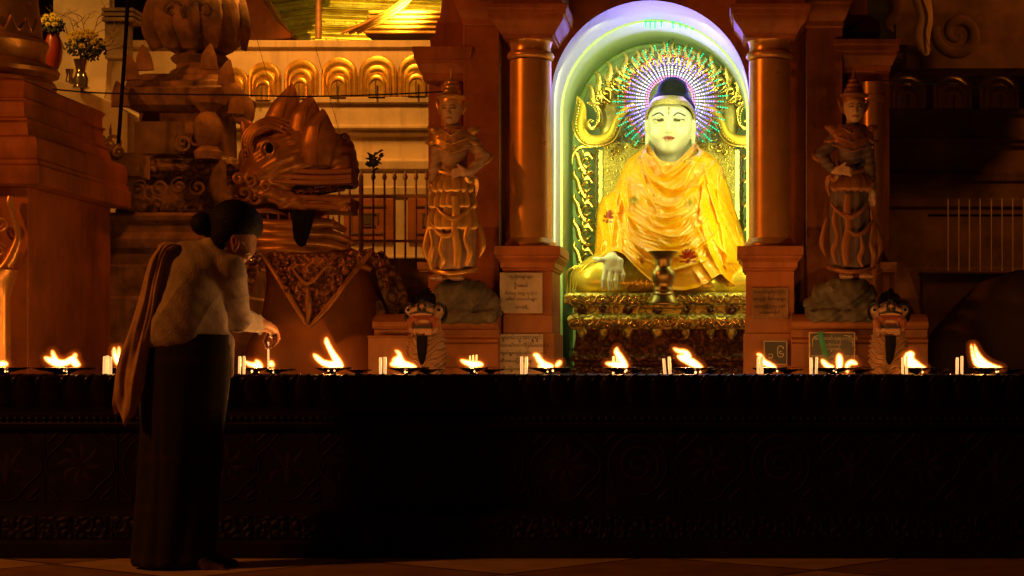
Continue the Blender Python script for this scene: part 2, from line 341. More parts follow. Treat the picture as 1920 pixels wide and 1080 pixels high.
MAT = dict(
  red=M('red_gold_paint', (0.46, 0.155, 0.038), 0.5, 0.1, 0.28, 4.0, 0.35, 30, stain=0.65, streak=0.5, stain_col=(0.09, 0.03, 0.01)),
  gold=M('gilded_plaster', (0.80, 0.48, 0.12), 0.36, 0.6, 0.2, 9.0, 0.18, 50, stain=0.35),
  column=M('column_gold_paint', (0.78, 0.41, 0.11), 0.30, 0.5, 0.12, 6.0, 0.08, 90, stain=0.2),
  gold2=M('bright_gold', (0.85, 0.60, 0.16), 0.2, 1.0, 0.2, 20.0, 0.25, 60),
  goldrel=M('embossed_gold', (0.70, 0.50, 0.11), 0.44, 0.6, 0.2, 20.0, 0.15, 60, relief=0.3, rscale=22),
  redrel=M('embossed_red_gold', (0.20, 0.07, 0.022), 0.45, 0.4, 0.2, 14.0, 0.2, 60, relief=0.8, rscale=20),
  legs=M('gold_leaf_skin', (0.92, 0.62, 0.07), 0.30, 0.55, 0.08, 8.0, 0.08, 40),
  stupa=M('stupa_gold', (0.92, 0.66, 0.15), 0.34, 0.7, 0.35, 5.0, 1.0, 7, streak=0.5, stain_col=(0.30, 0.16, 0.03)),
  cream=M('cream_plaster', (0.74, 0.60, 0.40), 0.8, 0, 0.12, 2.5, 0.4, 30, stain=0.5, streak=0.35),
  lappet=M('lappet_gold', (0.85, 0.56, 0.13), 0.30, 0.8, 0.2, 9.0, 0.2, 40, stain=0.25),
  eyewhite=M('dull_eye_white', (0.42, 0.32, 0.22), 0.4, 0, 0.1, 20, 0.1, 50),
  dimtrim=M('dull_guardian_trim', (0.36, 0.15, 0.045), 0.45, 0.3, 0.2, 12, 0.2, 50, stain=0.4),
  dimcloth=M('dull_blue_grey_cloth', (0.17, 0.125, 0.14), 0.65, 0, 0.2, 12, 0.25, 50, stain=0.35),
  rope=M('glossy_dark_glaze', (0.02, 0.011, 0.007), 0.22, 0, 0.4, 20, 0.3, 60, spec=0.6),
  ring=M('faded_medallion_glaze', (0.022, 0.013, 0.009), 0.6, 0, 0.4, 20, 0.3, 60, spec=0.2),
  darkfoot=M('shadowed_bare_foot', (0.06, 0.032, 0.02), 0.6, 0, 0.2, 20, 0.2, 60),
  white=M('white_marble', (0.62, 0.55, 0.45), 0.6, 0, 0.1, 8.0, 0.2, 40, stain=0.35),
  stone=M('weathered_stone', (0.36, 0.215, 0.115), 0.9, 0, 0.4, 9.0, 1.6, 13, stain=0.9, streak=0.5, stain_col=(0.03, 0.025, 0.02)),
  stonerel=M('carved_stone', (0.35, 0.21, 0.11), 0.9, 0, 0.3, 7.0, 0.9, 24, stain=0.6, relief=0.8, rscale=16, stain_col=(0.03, 0.025, 0.02)),
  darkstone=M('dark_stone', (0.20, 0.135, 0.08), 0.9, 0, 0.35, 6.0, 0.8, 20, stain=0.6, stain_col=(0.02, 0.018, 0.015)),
  rock=M('grey_rock', (0.16, 0.15, 0.125), 0.85, 0, 0.4, 9.0, 1.0, 16, stain=0.5),
  nichewall=M('niche_green_wall', (0.66, 0.86, 0.40), 0.42, 0, 0.06, 4.0, 0.12, 30, stain=0.08, stain_col=(0.3, 0.4, 0.15)),
  reveal=M('niche_tinted_reveal', (0.50, 0.53, 0.74), 0.38, 0, 0.08, 5.0, 0.12, 25),  # violet light of the halo is put into this base colour
  face=M('enamel_skin', (0.88, 0.85, 0.66), 0.28, 0, 0.03, 5.0, 0.03, 40, vcol=True, coat=0.4),
  handm=M('enamel_hand', (0.84, 0.82, 0.66), 0.35, 0, 0.03, 5.0, 0.03, 40, coat=0.2),
  hairb=M('black_lacquer', (0.006, 0.008, 0.006), 0.65, 0, 0.2, 20.0, 0.8, 90, spec=0.2),
  glitter=M('glitter_gold', (0.70, 0.52, 0.13), 0.35, 0.8, 0.5, 160.0, 1.0, 160),
  satin=M('yellow_satin', (0.97, 0.42, 0.002), 0.27, 0, 0.06, 10.0, 0.10, 140, vcol=True, spec=0.8),
  brass=M('old_brass', (0.46, 0.36, 0.13), 0.32, 0.95, 0.3, 14.0, 0.12, 50, stain=0.35, stain_col=(0.10, 0.07, 0.03)),
  wall=M('dark_glazed_tile', (0.008, 0.0045, 0.003), 0.5, 0, 0.4, 9.0, 0.3, 40, stain=0.3, spec=0.22),
  wallrel=M('dark_glazed_relief', (0.009, 0.005, 0.0035), 0.55, 0, 0.4, 9.0, 0.3, 40, relief=0.5, rscale=20, spec=0.25),
  dish=M('oily_black_iron', (0.02, 0.013, 0.010), 0.25, 0.3, 0.4, 30.0, 0.3, 80),
  wax=M('glowing_wax', (0.80, 0.62, 0.36), 0.5, 0, 0.08, 30.0, 0.1, 80, sss=0.3, emit=(1.0, 0.55, 0.20), estr=0.85),  # own emission imitates flame light shining through the wax
  iron=M('fence_iron', (0.58, 0.36, 0.18), 0.55, 0.4, 0.3, 12.0, 0.3, 60, stain=0.4),
  black=M('black_paint', (0.006, 0.005, 0.0045), 0.8, 0, 0.3, 12.0, 0.2, 60, spec=0.1),
  boardblack=M('black_board', (0.020, 0.024, 0.018), 0.35, 0, 0.3, 12.0, 0.1, 60, stain=0.25, stain_col=(0.10, 0.05, 0.03)),
  ink=M('dark_ink', (0.07, 0.035, 0.025), 0.8, 0, 0.2, 20.0, 0.1, 50),
  paleink=M('pale_letter_paint', (0.62, 0.57, 0.42), 0.6, 0, 0.2, 20.0, 0.1, 50),
  green=M('green_ribbon', (0.02, 0.28, 0.13), 0.5, 0, 0.2, 20.0, 0.2, 50),
  leaf=M('dark_leaf', (0.03, 0.05, 0.015), 0.55, 0, 0.4, 40.0, 0.3, 60),
  petal=M('yellow_petal', (0.95, 0.74, 0.09), 0.6, 0, 0.25, 60.0, 0.4, 120),
  twig=M('dry_twig', (0.20, 0.12, 0.06), 0.8, 0, 0.3, 30.0, 0.4, 80),
  redpot=M('red_lacquer_pot', (0.42, 0.05, 0.015), 0.4, 0, 0.3, 20.0, 0.3, 50, coat=0.4),
  skin=M('person_skin', (0.42, 0.20, 0.11), 0.5, 0, 0.08, 12.0, 0.15, 120, sss=0.15),
  hair=M('black_hair', (0.008, 0.006, 0.005), 0.68, 0, 0.4, 60.0, 0.6, 150, spec=0.25),
  blouse=M('pale_blouse', (0.52, 0.46, 0.44), 0.85, 0, 0.2, 16.0, 0.8, 120, sheen=0.1, stain=0.2, stain_col=(0.2, 0.13, 0.09)),
  shawl=M('salmon_shawl', (0.56, 0.37, 0.25), 0.85, 0, 0.18, 30.0, 0.6, 200, sheen=0.3),
  orange=M('orange_lion_paint', (0.44, 0.18, 0.052), 0.55, 0.05, 0.16, 4.0, 0.25, 36, stain=0.45, streak=0.3, stain_col=(0.12, 0.045, 0.015)),
  liongold=M('lion_gold', (0.42, 0.195, 0.046), 0.36, 0.45, 0.3, 9.0, 0.5, 26, stain=0.6, stain_col=(0.10, 0.04, 0.015)),
  lionrel=M('lion_scales', (0.36, 0.15, 0.045), 0.38, 0.5, 0.2, 10.0, 0.2, 40, relief=0.9, rscale=22),
  cloth=M('guardian_painted_cloth', (0.48, 0.32, 0.22), 0.6, 0, 0.2, 12.0, 0.25, 50, stain=0.25),
  gskin=M('guardian_painted_skin', (0.62, 0.42, 0.28), 0.45, 0, 0.06, 10.0, 0.08, 40, vcol=True),
  chin=M('small_lion_paint', (0.36, 0.20, 0.10), 0.55, 0, 0.15, 10.0, 0.3, 40, vcol=True, stain=0.35),
  glass=M('glass_like_silver', (0.75, 0.68, 0.55), 0.15, 0.9, 0.15, 14.0, 0.15, 30),
  cable=M('black_cable', (0.015, 0.012, 0.010), 0.5, 0, 0.2, 10.0, 0.1, 50),
  floorm=None,
)
# ================================================================= floor and courtyard
def floor_material():
    m = bpy.data.materials.new('marble_floor_tiles'); m.use_nodes = True
    nt = m.node_tree; N = nt.nodes; L = nt.links; b = N['Principled BSDF']
    geo = N.new('ShaderNodeNewGeometry'); mp = N.new('ShaderNodeMapping'); mp.inputs['Rotation'].default_value = (0, 0, R(38)); mp.inputs['Scale'].default_value = (1.15, 1.15, 1)
    L.new(geo.outputs['Position'], mp.inputs[0])
    ch = N.new('ShaderNodeTexChecker'); ch.inputs['Scale'].default_value = 1.0; ch.inputs[1].default_value = (0.74, 0.56, 0.42, 1); ch.inputs[2].default_value = (0.42, 0.27, 0.18, 1)
    L.new(mp.outputs[0], ch.inputs[0])
    br = N.new('ShaderNodeTexBrick'); br.offset = 0; br.inputs['Scale'].default_value = 1.0; br.inputs['Mortar Size'].default_value = 0.012
    br.inputs['Brick Width'].default_value = 1.0; br.inputs['Row Height'].default_value = 1.0
    L.new(mp.outputs[0], br.inputs['Vector'])
    no = N.new('ShaderNodeTexNoise'); no.inputs['Scale'].default_value = 6; no.inputs['Detail'].default_value = 8; L.new(geo.outputs['Position'], no.inputs[0])
    mr = N.new('ShaderNodeMapRange'); mr.inputs[3].default_value = 0.55; mr.inputs[4].default_value = 1.2; L.new(no.outputs[0], mr.inputs[0])
    mx = N.new('ShaderNodeMix'); mx.data_type = 'RGBA'; mx.blend_type = 'MULTIPLY'; mx.inputs[0].default_value = 1
    L.new(ch.outputs[0], mx.inputs[6]); L.new(mr.outputs[0], mx.inputs[7])
    m2 = N.new('ShaderNodeMix'); m2.data_type = 'RGBA'; L.new(br.outputs['Fac'], m2.inputs[0]); L.new(mx.outputs[2], m2.inputs[6]); m2.inputs[7].default_value = (0.05, 0.035, 0.025, 1)
    L.new(m2.outputs[2], b.inputs['Base Color'])
    rr = N.new('ShaderNodeMapRange'); rr.inputs[3].default_value = 0.25; rr.inputs[4].default_value = 0.6; L.new(no.outputs[0], rr.inputs[0]); L.new(rr.outputs[0], b.inputs['Roughness'])
    bp = N.new('ShaderNodeBump'); bp.inputs['Strength'].default_value = 0.15; bp.inputs['Distance'].default_value = 0.004; L.new(no.outputs[0], bp.inputs['Height']); L.new(bp.outputs[0], b.inputs['Normal'])
    return m
MAT['floorm'] = floor_material()
mb = MB(); mb.add([(-60, -30, 0), (60, -30, 0), (60, 80, 0), (-60, 80, 0)], [(0, 1, 2, 3)])
mb.build('floor', MAT['floorm'], smooth=False, kind='structure')
# raised platform that carries the shrines behind the parapet
mb = MB(); mb.box(-9, 7, 8.62, 30, 0.004, 0.56)
mb.build('terrace_ground', M('terrace_paving', (0.22, 0.14, 0.09), 0.7, 0, 0.25, 5.0, 0.3, 30, stain=0.4), smooth=False, kind='structure')

# ================================================================= dark tile parapet wall
WY = 8.0; WT = Z(701.5, WY)
t = root('tiled_parapet_wall', 'long low wall of dark glazed relief tiles carrying the row of oil lamps', 'parapet wall', (0, 8.3, 0))
x0, x1 = -6.2, 4.6
def wz(py): return Z(py, WY)
prof = [(8.60, 0.0), (7.94, 0.0), (7.94, wz(1018)), (7.955, wz(1012)), (7.955, wz(965)), (7.985, wz(952)), (8.015, wz(945)), (8.015, wz(808)), (7.995, wz(803)), (7.985, wz(795)), (7.99, wz(788)), (7.985, wz(780)), (8.01, wz(772)), (8.005, wz(760)), (7.985, wz(740)), (7.965, wz(722)), (7.96, wz(710)), (7.962, wz(704)), (7.975, WT), (8.60, WT)]
mb = MB(); mb.extx(x0, x1, prof); mb.build('wall_body', MAT['wall'], t, smooth=True, angle=30)
mb = MB(); px = -420
rr5 = random.Random(6)
while px < 2300:
    mb.ribbon([(px+10+rr5.uniform(-1, 1), 701.5, 1), (px+4, 705, -6), (px-4, 712, -9), (px-9, 720, -6)], [3, 6.5, 6.5, 2], 7.975, 0, .7, 8, 7); px += 22.6
mb.build('rope_edge', MAT['rope'], t, smooth=True, angle=0)
# fluted crown petals, one long relief strip
mb = MB(); pitch = 47.5
k = 0; px = -420
while px < 2300:
    w = pitch*0.46
    rows = [(706, 7.952, 0.75), (718, 7.955, 0.96), (734, 7.972, 1.0), (748, 7.985, 0.9), (757, 7.995, 0.55)]
    rings_ = []
    for py, yy, ww in rows:
        sk = (py-706)*-0.18 if py < 722 else -2.9
        rings_.append([(X(px+sk+w*ww*math.cos(a), WY), yy + 0.012 - 0.016*math.sin(a), wz(py)) for a in np.linspace(0, math.pi, 7)])
    mb.rings(rings_, 0, closed=False, cap0=False, cap1=False); px += pitch
mb.build('petal_frieze', MAT['wall'], t, smooth=True, angle=60)
mb = MB()
px = -400
while px < 2300:
    mb.ball((X(px, WY), 7.985, wz(785)), 0.011, 8, sy=0.6); px += 13.5
mb.build('bead_moulding', MAT['wall'], t, smooth=True, angle=0)
def medallion(cx, cy, kind):
    m = MB(); Yp = 8.015
    n = 48; pts = []
    for i in range(n+1):
        a = 2*math.pi*i/n
        r = 60*(1+0.11*math.cos(4*a)) if kind != 2 else 56
        pts.append((cx+r*math.cos(a)*0.97, cy+r*math.sin(a)))
    m.ribbon(pts, [4], Yp, 0, 0.8, 96, 6)
    for (dx, dy) in ((-1, -1), (1, -1), (-1, 1), (1, 1)):
        m.ribbon([(cx+dx*63, cy+dy*40), (cx+dx*50, cy+dy*52), (cx+dx*38, cy+dy*66), (cx+dx*52, cy+dy*64), (cx+dx*60, cy+dy*56)], [3, 6, 5, 4, 2], Yp, 0, 0.7, 14, 6)
    if kind == 0:
        for i in range(8):
            a = i*math.pi/4
            m.ribbon([(cx+8*math.cos(a), cy+8*math.sin(a)), (cx+26*math.cos(a+.25), cy+26*math.sin(a+.25)), (cx+42*math.cos(a), cy+42*math.sin(a))], [3, 13, 2], Yp, 0, 0.16, 8, 6)
    elif kind == 1:
        m.ribbon([(cx-30, cy-34), (cx-14, cy-10), (cx, cy+6), (cx+14, cy-10), (cx+30, cy-34)], [3, 10, 16, 10, 3], Yp, 0, 0.16, 16, 6)
        m.ribbon([(cx, cy-24), (cx, cy+8), (cx-4, cy+38)], [8, 20, 4], Yp, 0, 0.16, 10, 8)
        for dx in (-1, 1): m.ribbon([(cx+dx*8, cy+10), (cx+dx*26, cy+14), (cx+dx*34, cy+34), (cx+dx*20, cy+36)], [6, 9, 6, 2], Yp, 0, 0.16, 12, 6)
    else:
        m.ribbon(spiral(cx, cy, 4, 42, 0.4, 2.1, 24), [4, 6, 5], Yp, 0, 0.25, 44, 6)
    # sunk tile seams
    m.pbox(cx-67.5, cx-66.3, 812, 942, 8.012, 0.006)
    return m.build('relief_tile', MAT['ring'], t, smooth=True, angle=50)
for i, cx in enumerate([-258, -122, 14, 150, 286, 422, 542, 664, 796, 928, 1062, 1196, 1330, 1464, 1600, 1735, 1870, 2006]):
    medallion(cx, 872, [0, 2, 1, 0, 2, 0, 1, 0, 1, 2, 0, 2, 0, 2, 1, 0, 1, 2][i])
mb = MB(); px = -400
while px < 2300:
    mb.pbox(px, px+62, 968, 1010, 7.951, 0.01); px += 67.5
mb.build('plinth_panels', MAT['wallrel'], t, smooth=False, bevel=0.004)

# ================================================================= shrine building
SY = 9.75
t = root('shrine_building', 'red and gold painted shrine with round columns and a green lit arched niche', 'shrine', (X(1220, SY), SY, 0.56))
# --- front wall with arched opening
oL, oR, oS = X(1033, SY), X(1405, SY), Z(187, SY)          # opening left / right / springing
oc = (oL+oR)/2; rr_ = (oR-oL)/2
def arch_pts(r=rr_, n=40, sill=0.56):
    pts = [(oc-r, sill)]
    pts += [(oc-r*math.cos(math.pi*i/n), oS+r*1.0*math.sin(math.pi*i/n)) for i in range(n+1)]
    pts += [(oc+r, sill)]
    return pts
top = Z(-170, SY); wl, wr = X(866, SY), X(1516, SY)
mb = MB()
inner = arch_pts()
def outer_for(p):
    x, z = p
    if z <= oS: return (wl if x < oc else wr, z)
    a = math.atan2(z-oS, x-oc); c_, s_ = math.cos(a), math.sin(a)
    k = min((wr-oc)/c_ if c_ > 1e-6 else 1e9, (oc-wl)/-c_ if c_ < -1e-6 else 1e9, (top-oS)/s_ if s_ > 1e-6 else 1e9)
    return (oc+c_*k, oS+s_*k)
outer = [outer_for(p) for p in inner]
n = len(inner)
for yy, flip in ((SY, 0), (SY+0.12, 1)):
    vs = [(x, yy, z) for x, z in inner] + [(x, yy, z) for x, z in outer]
    mb.add(vs, [((i, i+1, n+i+1, n+i) if not flip else (i+1, i, n+i, n+i+1)) for i in range(n-1)])
mb.build('front_wall', MAT['red'], t, smooth=False)
# --- niche: violet-tinted front reveal, green tunnel, back wall
YA, YB, YC = SY-0.004, 10.28, 10.95
def tunnel(y0, y1, r):
    m = MB(); p = arch_pts(r); q = len(p)
    m.add([(x, y0, z) for x, z in p]+[(x, y1, z) for x, z in p], [(i, q+i, q+i+1, i+1) for i in range(q-1)]); return m
tunnel(YA, YB, rr_).build('arch_reveal', MAT['reveal'], t, smooth=True, angle=50)
m_ = tunnel(YB-0.002, YC, rr_-0.012)
p_o, p_i = arch_pts(rr_), arch_pts(rr_-0.012); q = len(p_o)
m_.add([(x, YB-0.002, z) for x, z in p_o]+[(x, YB-0.002, z) for x, z in p_i], [(i, q+i, q+i+1, i+1) for i in range(q-1)])
m_.build('niche_lining', MAT['nichewall'], t, smooth=True, angle=50)
mb = MB(); p = arch_pts(rr_+0.02); mb.add([(x, YC-0.01, z) for x, z in p], [tuple(range(len(p)))]); mb.build('niche_back_wall', MAT['nichewall'], t, smooth=False)
mb = MB(); mb.add([(oL-0.1, 9.75, 0.562), (oR+0.1, 9.75, 0.562), (oR+0.1, YC, 0.562), (oL-0.1, YC, 0.562)], [(0, 1, 2, 3)]); mb.build('niche_floor', MAT['redrel'], t, smooth=False)
# raised rim around the back wall arch
mb = MB(); pr = arch_pts(rr_-0.03, 40, 1.0); mb.tube([(x, YC-0.02, z) for x, z in pr[1:-1]], 0.016, 8); mb.build('niche_arch_rim', MAT['nichewall'], t)
# outer strips and their caps
def strip(px0, px1, Y, D, py0, py1, name='pilaster', mat='red'):
    m = MB(); m.pbox(px0, px1, py0, py1, Y, D); return m.build(name, MAT[mat], t, smooth=False, bevel=0.004)
def cap(px0, px1, py_top, py_bot, Y, D, prof, name, mat='red'):
    """mitred moulding; prof = list of (offset px, fraction from bottom)"""
    q = sc(Y); zb, zt = Z(py_bot, Y), Z(py_top, Y)
    m = MB(); m.rlathe(X(px0, Y), X(px1, Y), Y, Y+D, [(o*q, zb+(zt-zb)*f) for o, f in prof])
    return m.build(name, MAT[mat], t, smooth=True, angle=28, bevel=0.002)
CAP = [(0, 0), (3, 0.02), (3, .14), (7, .16), (8, .24), (13, .36), (20, .48), (23, .58), (23, .64), (27, .66), (28, .80), (32, .82), (32, 1.0)]
SMALLCAP = [(0, 0), (2, .04), (2, .18), (5, .22), (9, .38), (13, .5), (13, .6), (17, .64), (17, .82), (19, .84), (19, 1.0)]
strip(869, 936, 9.62, 0.14, -170, 640)
strip(1512, 1580, 9.62, 0.14, -170, 640)
cap(869, 936, -22, 48, 9.61, 0.16, SMALLCAP, 'pilaster_cap')
cap(1512, 1580, -18, 52, 9.61, 0.16, SMALLCAP, 'pilaster_cap')
# side wings with half columns behind the guardians
for (a, b, pc, top_, bot_) in ((795, 869, 846, 90, 152), (1580, 1668, 1636, 76, 136)):
    strip(a+8, b, 9.72, 0.3, bot_, 640, 'wing_wall')
    cap(a, b, top_, bot_, 9.66, 0.3, SMALLCAP, 'wing_cap')
    m = MB(); q = sc(9.66); m.lathe(X(pc, 9.68), 9.72, [(21*q, Z(610, 9.66)), (21*q, Z(190, 9.66)), (25*q, Z(186, 9.66)), (25*q, Z(178, 9.66)), (21*q, Z(174, 9.66)), (22*q, Z(152, 9.66))], 28)
    m.build('half_column', MAT['column'], t, smooth=True, angle=35)
# stepped finials above the wings
mb = MB(); mb.prism([(X(a, 9.75), Z(b, 9.75)) for a, b in ((808, 90), (806, 72), (816, 66), (818, 44), (826, 30), (830, -10), (838, -60), (875, -60), (875, 90))], 9.74, 9.95)
mb.build('wing_finial', MAT['red'], t, smooth=False, bevel=0.004)
mb = MB(); mb.prism([(X(a, 9.75), Z(b, 9.75)) for a, b in ((1575, 76), (1575, 62), (1652, 62), (1648, 38), (1628, 30), (1622, -60), (1575, -60))], 9.74, 9.95)
mb.build('wing_finial', MAT['red'], t, smooth=False, bevel=0.004)
# columns
def column(pc, pL, pR, mirror):
    Y = 9.42; q = sc(Y); cx = X(pc, Y); cy = Y+46*q
    c0 = MB(); z = lambda py: Z(py, Y)
    c0.lathe(cx, cy, [(41*q, z(452)), (40*q, z(440)), (40*q, z(300)), (39.3*q, z(120)), (39*q, z(108))], 48)
    col = c0.build('column_shaft', MAT['column'], t, smooth=True, angle=50)
    m = MB(); m.lathe(cx, cy, [(48*q, z(462)), (49*q, z(458)), (48*q, z(453)), (43*q, z(450)), (42*q, z(446)), (40*q, z(444))], 48); m.build('column_base', MAT['column'], t, smooth=True, angle=50)
    m = MB(); m.lathe(cx, cy, [(39*q, z(106)), (43*q, z(104)), (45*q, z(99)), (43*q, z(93)), (39*q, z(91)), (38*q, z(84)), (40*q, z(74)), (44*q, z(68))], 48); m.build('column_neck_ring', MAT['column'], t, smooth=True, angle=50)
    D = 0.30
    m = MB(); zb, zt = z(70), z(12)
    CP = [(0, -.02), (0, .06), (4, .08), (5, .16), (11, .30), (19, .46), (22, .58), (22, .66), (26, .68), (27, .84), (29, .86), (29, 1.0)]
    m.rlathe(cx-47*q, cx+47*q, cy-47*q, cy+D, [(o*q, zb+(zt-zb)*f) for o, f in CP]); m.build('capital', MAT['red'], t, smooth=True, angle=28, bevel=0.002)
    m = MB(); m.rlathe(cx-66*q, cx+66*q, cy-66*q, cy+D, [(0, zt), (0, z(-170))]); m.build('entablature_block', MAT['red'], t, smooth=False, bevel=0.004)
    m = MB(); zb, zt = z(508), z(462)
    PP = [(0, 0), (3, .02), (3, .10), (6, .12), (7, .34), (11, .46), (14, .52), (14, .62), (17, .64), (17, 1.0)]
    m.rlathe(cx-45*q, cx+45*q, cy-45*q, cy+D, [(o*q, zb+(zt-zb)*f) for o, f in PP]); m.build('pedestal_cap', MAT['red'], t, smooth=True, angle=28, bevel=0.002)
    m = MB(); m.box(cx-45*q, cx+45*q, cy-45*q, cy+D, z(592), z(508)); m.build('pedestal_die', MAT['red'], t, smooth=False, bevel=0.003)
    m = MB(); m.box(cx-47*q, cx+46*q, cy-48*q, cy+D, z(625), z(590)); m.build('pedestal_block', MAT['orange'], t, smooth=False, bevel=0.006)
    m = MB(); m.box(cx-50*q, cx+50*q, cy-52*q, cy+D, 0.56, z(625)); m.build('pedestal_foot', MAT['orange'], t, smooth=False, bevel=0.004)
column(990, 0, 0, 0); column(1444, 0, 0, 1)
# guardian plinths: rounded ledge, recess, cornice line, wall
for (a, b) in ((700, 934), (1484, 1740)):
    Y = 9.3
    def y_(o): return Y - o*sc(Y)
    prof = [(9.75, 0.56)] + [(y_(o), Z(py, Y)) for o, py in ((6, 712), (6, 690), (0, 688), (0, 645), (7, 642), (8, 637), (2, 634), (-8, 632), (-8, 618), (9, 617), (13, 611), (11, 604), (0, 597), (-30, 588))] + [(9.75, Z(586, Y))]
    m = MB(); m.extx(X(a, Y), X(b, Y), prof); m.build('guardian_plinth', MAT['orange'], t, smooth=True, angle=30, bevel=0.002)
# roof-line soffit so that the top of the frame closes
mb = MB(); mb.box(X(700, 9.75), X(1700, 9.75), 9.9, 11.2, Z(-110, 9.75), Z(-170, 9.75)); mb.build('shrine_roof', MAT['red'], t, smooth=False)
mb = MB(); mb.box(oL-0.03, oL-0.02, 9.87, 11.0, 0.56, Z(-110, 9.75)); mb.box(oR+0.02, oR+0.03, 9.87, 11.0, 0.56, Z(-110, 9.75)); mb.box(oL-0.02, oR+0.02, 10.99, 11.02, 0.56, Z(-110, 9.75)); mb.build('niche_outer_wall', MAT['red'], t, smooth=False)

# ================================================================= notices on the pedestals
MY = {}
def lettering(txt, px, py, size_px, Y, mat, parent, name='lettering', align='CENTER', ext=0.0006):
    cu = bpy.data.curves.new(name, 'FONT'); cu.body = txt; cu.size = size_px*sc(Y); cu.align_x = align; cu.extrude = ext
    o = bpy.data.objects.new(name, cu); COL.objects.link(o)
    bpy.context.view_layer.update()
    me = bpy.data.meshes.new_from_object(o.evaluated_get(bpy.context.evaluated_depsgraph_get()))
    bpy.data.objects.remove(o)
    w = Matrix.Translation(P(px, py, Y)) @ Matrix.Rotation(R(90), 4, 'X')
    me.transform(Matrix.Translation(-origin_of(parent)) @ w)
    me.materials.clear(); me.materials.append(MAT[mat])
    o = bpy.data.objects.new(name, me); COL.objects.link(o); o.parent = parent
    return o
def plate(name, label, cat, px0, px1, py0, py1, Y, mat, D=0.018, frame=None):
    r = root(name, label, cat, P((px0+px1)/2, py1, Y)+Vector((0, D, 0)))
    m = MB(); m.pbox(px0, px1, py0, py1, Y, D); m.build('panel', MAT[mat], r, smooth=False, bevel=0.002)
    if frame:
        m = MB(); w = 2.2
        m.pbox(px0-w, px1+w, py0-w, py0, Y-0.004, D+0.002); m.pbox(px0-w, px1+w, py1, py1+w, Y-0.004, D+0.002)
        m.pbox(px0-w, px0, py0, py1, Y-0.0035, D+0.001); m.pbox(px1, px1+w, py0, py1, Y-0.0035, D+0.001)
        m.build('frame', MAT[frame], r, smooth=False)
    return r
pf = 9.40
b = plate('marble_plaque', 'worn pale marble plaque with faded script on the left column pedestal', 'plaque', 937, 1017, 511, 587, pf, 'white')
for i, (s_, x, y, z_) in enumerate((("ကုသိုလ်ရှင်များ", 977, 521, 7), ("ဦးမောင်", 977, 538, 8), ("မိသားစု အလှူ ကုသိုလ်", 977, 552, 6.5), ("ဒေါ်ခင် သားသမီးများ", 977, 563, 6.5), ("ရန်ကုန်မြို့", 977, 577, 5.5))):
    lettering(s_, x, y, z_, pf-0.002, 'ink', b)
b = plate('notice_board', 'pale notice with five lines of dark Burmese lettering below the marble plaque', 'notice board', 935, 1018, 626, 702, 9.375, 'white')
for s_, x, y, z_ in (("မွမ်းမံသူအလှူရှင်", 978, 636, 11), ("နယ်သာဒေါ်တင်ကြီးအိမ်ထောင်စု", 978, 650, 7.6), ("ဦးကျော်ရွှေထွန်းဒေါ်သောင်းခင်", 977, 664, 7.6), ("ဒေါ်အေးမြင့်မိသားစု", 966, 679, 7.6), ("သမီးမြရွှေအေးကြည်", 966, 694, 7)):
    lettering(s_, x, y, z_, 9.373, 'ink', b)
b = plate('marble_plaque', 'dim brown plaque with faint script on the right column pedestal', 'plaque', 1409, 1478, 539, 598, pf, 'stone')
for s_, x, y, z_ in (("ကောင်းမှုကုသိုလ်", 1443, 550, 8), ("အလှူရှင် မိသားစုများ", 1443, 563, 7), ("ရန်ကုန်မြို့ ၁၃၅၂ ခုနှစ်", 1443, 576, 6.5), ("သာဓုခေါ်ဆိုပါ", 1443, 588, 6.5)):
    lettering(s_, x, y, z_, pf-0.002, 'ink', b)
b = plate('number_plate', 'square black plate with the Burmese number sixteen in pale strokes', 'number plate', 1434, 1474, 641, 682, 9.365, 'boardblack', frame='white')
lettering("၁", 1445, 672, 17, 9.363, 'paleink', b); lettering("၆", 1463, 670, 22, 9.363, 'paleink', b)
b = plate('donor_board', 'dark framed board with pale lettering standing right of the number plate', 'notice board', 1519, 1601, 625, 700, 9.12, 'boardblack', frame='iron')
for s_, x, y, z_ in (("ဆရာတော်ဘုရားကြီး ၏", 1567, 637, 8), ("ကုသိုလ်တော်", 1561, 648, 6), ("အလှူတော်", 1561, 656, 7), ("မိဘဆွေမျိုးများ နှင့် ဦးဘ ၁၃၅", 1562, 670, 7.5), ("အေးချမ်းပါစေ ၇၁၂", 1572, 680, 7)):
    lettering(s_, x, y, z_, 9.118, 'paleink', b)
m = MB()
for s_ in (0, 1):
    m.ribbon([(1523+76*s_, 650), (1524+74*s_, 636), (1530+62*s_, 630), (1540+42*s_, 629)], [1.2, 1.6, 1.2], 9.118, 0, 0.5, 12, 6)
m.build('corner_ornament', MAT['paleink'], b)
m = MB(); m.ribbon([(1537, 622), (1541, 640), (1546, 660), (1551, 682)], [9, 11, 10, 9], 9.105, 0, 0.12, 14, 8)
tag(m.build('ribbon', MAT['green']), 'green ribbon hanging down over the dark framed board', 'ribbon')

